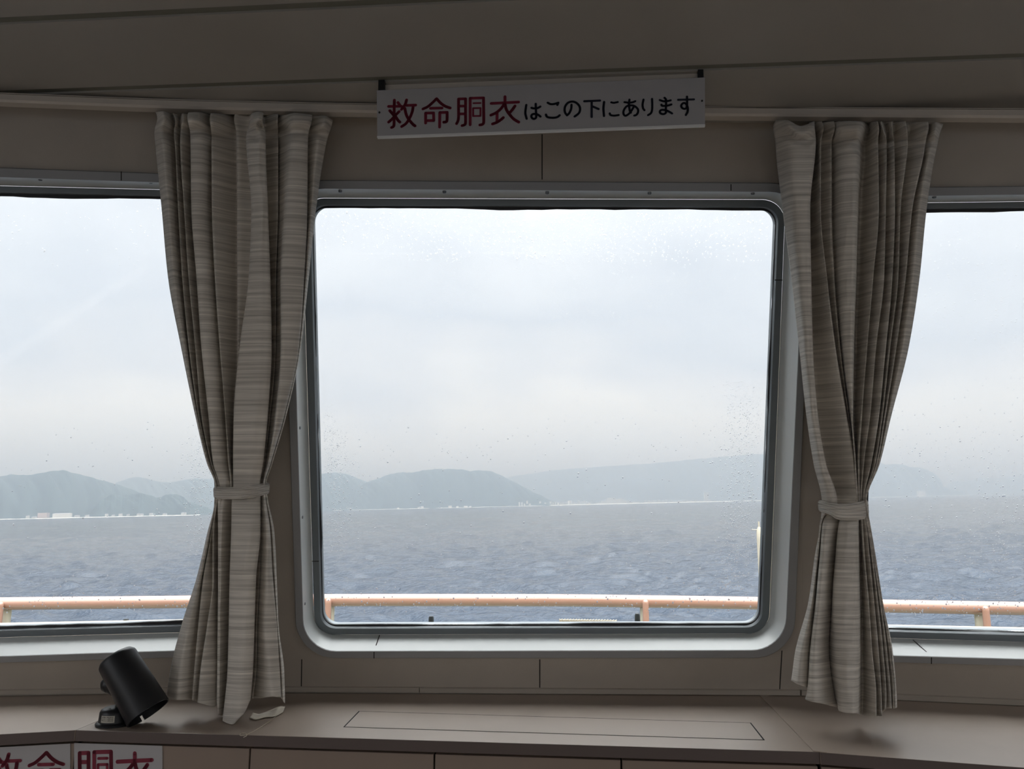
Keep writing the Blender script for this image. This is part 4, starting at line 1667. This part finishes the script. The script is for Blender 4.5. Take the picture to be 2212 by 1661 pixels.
# deck mast at the right edge of the middle window
mp = at_y(1639.5, 1138, 7.2)
mb = MB()
mast = empty('mast', Vector((mp.x, mp.y, ZD)))
tag(mast, 'cream deck mast with a short cross arm at the right edge of the middle window', 'mast')
mb.tube([Vector((mp.x, mp.y, -8.0)), Vector((mp.x, mp.y, mp.z - .12)), mp - Zv * .04, mp], [.034, .027, .026, .012], 14)
mb.build('pole', M['cream'], mast, smooth=True)
mb = MB()
mb.tube([mp, mp + Zv * 0.05], .008, 8)
mb.tube([mp + Vector((-.07, 0, -.025)), mp + Vector((.05, 0, -.03))], .004, 8)
mb.build('cross_arm', M['cream'], mast, smooth=True)
mb = MB()
fd = [Vector((-7, 4.9, -8.0)), Vector((7, 4.9, -8.0)), Vector((4, 12, -8.0)), Vector((-4, 12, -8.0))]
mb.prism(fd, (0, 0, -0.1))
tag(mb.build('deck_fore', M['deck']), 'lower foredeck of the ship below the windows', 'deck', kind='structure')

# ------------------------------------------------------------------ sea, land and haze (in the sea's own level, the ship heels)
HS = 11.0
cr, sr = math.cos(ROLL), math.sin(ROLL)


def sea_np(x, y, z):
    """level sea frame (origin under the eye) -> room frame, turned about the line of sight"""
    return np.stack([x * cr - z * sr, y, x * sr + z * cr + EYE.z], axis=-1)


def lev_dir(px, py):
    d = ray(px, py)
    return Vector((d.x * cr + d.z * sr, d.y, -d.x * sr + d.z * cr))


rng = np.random.RandomState(11)
NA, NRW = 900, 420
az = np.linspace(-0.98, 0.98, NA)                     # tangent of azimuth
dep = np.concatenate([np.linspace(0.26, 0.02, 300), np.geomspace(0.0195, HS / 14000.0, 120)])
yy = HS / dep
Xs = az[None, :] * yy[:, None]
Ys = np.repeat(yy[:, None], NA, axis=1)
Zs = np.zeros_like(Xs)
gap_y = np.gradient(yy)[:, None]
gap_x = (yy * (az[1] - az[0]))[:, None]
for i in range(46):
    lam = 1.6 * (1.115 ** i) * rng.uniform(0.9, 1.1)
    if lam > 60:
        lam = rng.uniform(3, 14)
    th = rng.normal(-0.35, 0.75) + math.pi / 2
    kx, ky = 2 * math.pi / lam * math.cos(th), 2 * math.pi / lam * math.sin(th)
    amp = 0.0125 * lam ** 0.75 * (1.75 if lam < 9 else 0.6)
    att = np.clip(lam / (2.6 * np.abs(gap_y)), 0, 1) * np.clip(lam / (2.6 * gap_x), 0, 1)
    phs = kx * Xs + ky * Ys + rng.uniform(0, 6.28) + 0.8 * np.sin(Xs * 0.021 + i) + 0.8 * np.sin(Ys * 0.017 + 2 * i)
    s_ = np.sin(phs)
    Zs += amp * att * (s_ + 0.35 * (s_ * s_ - 0.5))
P = sea_np(Xs, Ys, Zs - HS).reshape(-1, 3)
idx = np.arange(NA * NRW).reshape(NRW, NA)
q = np.stack([idx[:-1, :-1], idx[:-1, 1:], idx[1:, 1:], idx[1:, :-1]], axis=-1).reshape(-1, 4)
me = bpy.data.meshes.new('sea')
me.vertices.add(len(P))
me.vertices.foreach_set('co', P.ravel().astype(np.float32))
me.loops.add(q.size)
me.loops.foreach_set('vertex_index', q.ravel().astype(np.int32))
me.polygons.add(len(q))
me.polygons.foreach_set('loop_start', (np.arange(len(q)) * 4).astype(np.int32))
me.polygons.foreach_set('loop_total', np.full(len(q), 4, dtype=np.int32))
me.polygons.foreach_set('use_smooth', np.ones(len(q), dtype=bool))
me.materials.append(M['sea'])
me.update(calc_edges=True)
me.validate()
sea = bpy.data.objects.new('sea', me)
COL.objects.link(sea)
tag(sea, 'choppy grey-blue sea between the ship and the far shore', 'sea', kind='structure')


def sample_ridge(pts, n):
    c = np.array(pts, float)
    xs = np.linspace(c[0, 0], c[-1, 0], n)
    return xs, np.interp(xs, c[:, 0], c[:, 1])


def fbm(x, seed, octs=5):
    r = np.random.RandomState(seed)
    out = np.zeros_like(x)
    f, a = 1.0, 1.0
    for _ in range(octs):
        out += a * np.sin(x * f + r.uniform(0, 6.28)) * np.sin(x * f * 0.37 + r.uniform(0, 6.28))
        f *= 2.1
        a *= 0.55
    return out


def hill(label, pts, D, seed, front=0.80, rough=0.7, n=260):
    """real terrain: ridge at distance D whose crest follows the measured heights, falling to the shore in front and behind"""
    xs, ys = sample_ridge(pts, n)
    ys = ys + fbm(xs * 0.16, seed) * 0.9 * rough
    dirs = np.array([lev_dir(x, y)[:] for x, y in zip(xs, ys)])
    tx, tz = dirs[:, 0] / dirs[:, 1], dirs[:, 2] / dirs[:, 1]
    Dv = D * (1 + 0.035 * fbm(xs * 0.02, seed + 3, 3))
    Hh = np.maximum(tz * Dv + HS, 3.0)
    rows = np.concatenate([np.linspace(0, 1, 26), np.linspace(1.08, 1.9, 8)])
    PX = []
    for v in rows:
        if v <= 1:
            dist = Dv * (front + (1 - front) * v)
            sl = np.sin(v * math.pi / 2) ** 0.92
            h = Hh * sl * (1 + 0.10 * fbm(xs * 0.09 + v * 6, seed + 7, 4) * (v * (1 - v) * 4)) - (1 - v) * 4
            h = np.minimum(h, Hh * dist / Dv + HS * (1 - dist / Dv) - 0.0)
        else:
            dist = Dv * (1 + (v - 1) * 0.25)
            h = Hh * np.cos((v - 1) * math.pi / 1.8 * 1.0) ** 1.0
        PX.append(sea_np(tx * dist, dist, h - HS))
    P = np.array(PX).reshape(-1, 3)
    nr = len(rows)
    idx = np.arange(nr * n).reshape(nr, n)
    q = np.stack([idx[:-1, :-1], idx[:-1, 1:], idx[1:, 1:], idx[1:, :-1]], axis=-1).reshape(-1, 4)
    me = bpy.data.meshes.new('hill')
    me.from_pydata(P.tolist(), [], q.tolist())
    me.materials.append(M['hill'])
    me.polygons.foreach_set('use_smooth', [True] * len(me.polygons))
    o = bpy.data.objects.new('hill', me)
    COL.objects.link(o)
    return tag(o, label, 'hill', kind='structure')


hill('hazy rounded hill seen through the left window', [(-420, 1085), (-250, 1060), (-120, 1040), (0, 1029), (23, 1024.6), (57, 1027), (80, 1023), (103, 1019), (137, 1015), (160, 1022), (194, 1030), (229, 1040), (263, 1049), (297, 1062), (330, 1077), (370, 1092), (420, 1110)], 3500, 1)
hill('low darker wooded knolls on the shore in the left window', [(196, 1110), (205, 1095), (217, 1079), (240, 1068), (263, 1070), (286, 1066), (307, 1066), (325, 1070), (339, 1075), (357, 1069), (380, 1067), (398, 1074), (407, 1083), (435, 1092), (458, 1101), (490, 1109)], 2900, 2, 0.9, 1.1)
hill('pale ridge behind the knolls in the left window', [(225, 1085), (240, 1050), (252, 1042), (275, 1034), (297, 1030), (320, 1034), (343, 1041), (366, 1042), (389, 1038), (423, 1033), (446, 1034), (500, 1040), (560, 1050), (620, 1062), (690, 1080)], 6000, 3)
hill('small hazy hill at the left edge of the middle window', [(560, 1090), (600, 1062), (640, 1038), (670, 1028), (694, 1024), (720, 1020), (746.5, 1023), (773, 1033), (791, 1040), (815, 1055), (850, 1085)], 5300, 4)
hill('long wooded hill in the middle window above the waterline', [(740, 1085), (770, 1055), (791, 1041), (801.6, 1038.7), (822.6, 1032), (843.5, 1023), (870, 1020), (888, 1021.6), (912, 1015.6), (938, 1013.7), (974.6, 1012.4), (1001, 1014.5), (1014, 1018), (1035, 1015), (1061, 1018), (1085, 1028), (1111, 1041), (1145, 1059.6), (1171, 1071), (1190, 1082), (1215, 1090)], 5000, 5, 0.86, 1.0)
hill('faint far mountain fading into cloud in the middle window', [(900, 1082), (1000, 1050), (1100, 1030), (1200, 1015), (1300, 1008), (1420, 1000), (1520, 990), (1640, 980), (1760, 985), (1850, 1010), (1900, 1050)], 9800, 6)
hill('steep pale headland in the right window', [(1720, 1010), (1780, 985), (1840, 985), (1880, 993), (1901.5, 999), (1914, 1004), (1932, 1002), (1950, 1003), (1965, 1009), (1986, 1009.7), (2004.5, 1015), (2022.5, 1026), (2033, 1038), (2039, 1052), (2048, 1055), (2062, 1059), (2080, 1061), (2086, 1066), (2104, 1069)], 7800, 8, 0.9, 0.6)
hill('faintest far coast beyond the headland in the right window', [(2000, 1068), (2040, 1052), (2058, 1040), (2104, 1037.6), (2116, 1032), (2167, 1031), (2199, 1029.5), (2212, 1023), (2300, 1008), (2450, 1000), (2600, 1015)], 12000, 9)


def place(px, D, off=0.0):
    """level-frame point at distance D in pixel column px near the waterline"""
    d = lev_dir(px, 1090)
    return d.x / d.y * D, D


def land_box(mb, x, y, z0, wx, wy, h, mi=0, gable=0.0, rot=0.0, mroof=1):
    c, s_ = math.cos(rot), math.sin(rot)

    def pt(a, b, z):
        return Vector(sea_np(np.array(x + a * c - b * s_), np.array(y + a * s_ + b * c), np.array(z - HS)).tolist())
    a, b = wx / 2, wy / 2
    lo = [pt(-a, -b, z0), pt(a, -b, z0), pt(a, b, z0), pt(-a, b, z0)]
    hi = [pt(-a, -b, z0 + h), pt(a, -b, z0 + h), pt(a, b, z0 + h), pt(-a, b, z0 + h)]
    mb.ring(lo, hi, mi)
    mb.poly(lo[::-1], mi)
    if gable:
        r0, r1 = pt(-a, 0, z0 + h + gable), pt(a, 0, z0 + h + gable)
        mb.quad(hi[0], hi[1], r1, r0, mroof)
        mb.quad(hi[2], hi[3], r0, r1, mroof)
        mb.add([hi[0], r0, hi[3]], [(0, 1, 2)], mi)
        mb.add([hi[1], hi[2], r1], [(0, 1, 2)], mi)
    else:
        mb.poly(hi, mroof)


def building(px0, px1, h, D, label, group=None, gable=0.0, m='house', z0=1.5, name='house', cat='house', tiers=None):
    x0, y = place(px0, D)
    x1, _ = place(px1, D)
    mb = MB()
    if tiers:
        for (f0, f1, hh, zz) in tiers:
            xa, xb = x0 + (x1 - x0) * f0, x0 + (x1 - x0) * f1
            land_box(mb, (xa + xb) / 2, y, z0 + zz, xb - xa, 22, hh)
    else:
        land_box(mb, (x0 + x1) / 2, y, z0, x1 - x0, max(8, (x1 - x0) * .5), h, 0, gable)
    o = mb.build(name, [M[m], M['roof']])
    return tag(o, label, cat, group)


building(120, 153, 13, 2480, 'long bright white shed on the shore in the left window', gable=2, name='shed', cat='building')
building(86, 106, 17, 2500, 'pinkish block beside the white shed in the left window', m='house_pink', name='apartment_block', cat='building')
rl2 = random.Random(8)
for x in (62, 76, 168, 190, 232, 246, 262, 278, 300, 306, 328, 357, 398):
    wpx = rl2.uniform(4, 10)
    building(x - wpx / 2, x + wpx / 2, rl2.uniform(4, 8), 2520 + rl2.uniform(-20, 30), 'tiny pale house among the shore houses in the left window', 'shore houses in the left window', gable=2.5)
for x in (694, 712, 731, 742, 752, 860, 905, 912, 932, 946, 972, 988, 1006, 1016):
    wpx = rl2.uniform(3, 8)
    building(x - wpx / 2, x + wpx / 2, rl2.uniform(5, 10), 4230 + rl2.uniform(-20, 10), 'tiny pale house along the foot of the long hill', 'shore houses below the long hill', gable=3)
for k in range(34):
    x = 1122 + k * 5.6 + rl2.uniform(-.5, .5)
    wpx = rl2.uniform(3, 4.5)
    if 1278 < x < 1390:
        continue
    building(x - wpx / 2, x + wpx / 2, rl2.uniform(7, 26) * (1.3 if k < 14 else 0.9), 4300 + rl2.uniform(-50, 150), 'tiny white house in the hazy shore town, middle window', 'houses of the shore town', gable=3)
building(1286, 1382, 38, 4400, 'stepped white hotel on the shore right of centre in the middle window', name='hotel', cat='building',
         tiers=[(0, 1, 9, 0), (.12, .75, 9, 9), (.24, .62, 10, 18), (.28, .45, 7, 28)])
building(1522, 1530, 60, 4700, 'lone pale tower block on the far shore, right part of middle window', name='tower_block', cat='building')
for k in range(16):
    x = 1396 + k * 9 + rl2.uniform(-1, 1)
    wpx = rl2.uniform(4, 8)
    building(x - wpx / 2, x + wpx / 2, rl2.uniform(6, 16), 4600 + rl2.uniform(-30, 30), 'tiny faint house on the far shore near the tower block', 'faint houses near the tower block', gable=2)
building(1985, 2000, 44, 6900, 'white building at the foot of the steep headland, right window', name='lodge', cat='building', gable=8)


def beach(pts, D, label, wid=18, hgt=1.6):
    mb = MB()
    A, B, C2 = [], [], []
    for px_ in np.linspace(pts[0], pts[1], 40):
        x, y = place(px_, D)
        k = rl2.uniform(.6, 1.2)
        A.append(Vector(sea_np(np.array(x), np.array(y), np.array(-HS - .5)).tolist()))
        B.append(Vector(sea_np(np.array(x), np.array(y + wid), np.array(hgt * k - HS)).tolist()))
        C2.append(Vector(sea_np(np.array(x), np.array(y + wid * 3), np.array(hgt * .4 - HS - 1)).tolist()))
    mb.ring(A, B, closed=False)
    mb.ring(B, C2, closed=False)
    tag(mb.build('beach', M['sand'], smooth=True), label, 'beach', kind='structure')


beach((-60, 430), 2440, 'thin white surf line along the left shore')
beach((690, 1180), 4180, 'thin pale beach below the long hill')
beach((1170, 1700), 4230, 'bright thin beach along the shore town', hgt=4)
beach((1780, 2100), 6850, 'pale thin beach below the steep headland', hgt=3)

# haze: one body of air over the water
hz = bpy.data.materials.new('sea_haze')
hz.use_nodes = True
nt = hz.node_tree
nt.nodes.remove(nt.nodes['Principled BSDF'])
vs = nt.nodes.new('ShaderNodeVolumeScatter')
vs.inputs['Color'].default_value = (0.80, 0.905, 1.0, 1)
vs.inputs['Density'].default_value = 3.5e-4
vs.inputs['Anisotropy'].default_value = 0.2
nt.links.new(vs.outputs[0], nt.nodes['Material Output'].inputs['Volume'])
mb = MB()
Ph = [Vector((-9000, 30, -260)), Vector((9000, 30, -260)), Vector((15000, 13500, -260)), Vector((-15000, 13500, -260))]
mb.prism(Ph, (0, 0, 260 + 400))
hzo = mb.build('haze', hz)
tag(hzo, 'thin rain haze over the sea and hills', 'haze', kind='stuff')
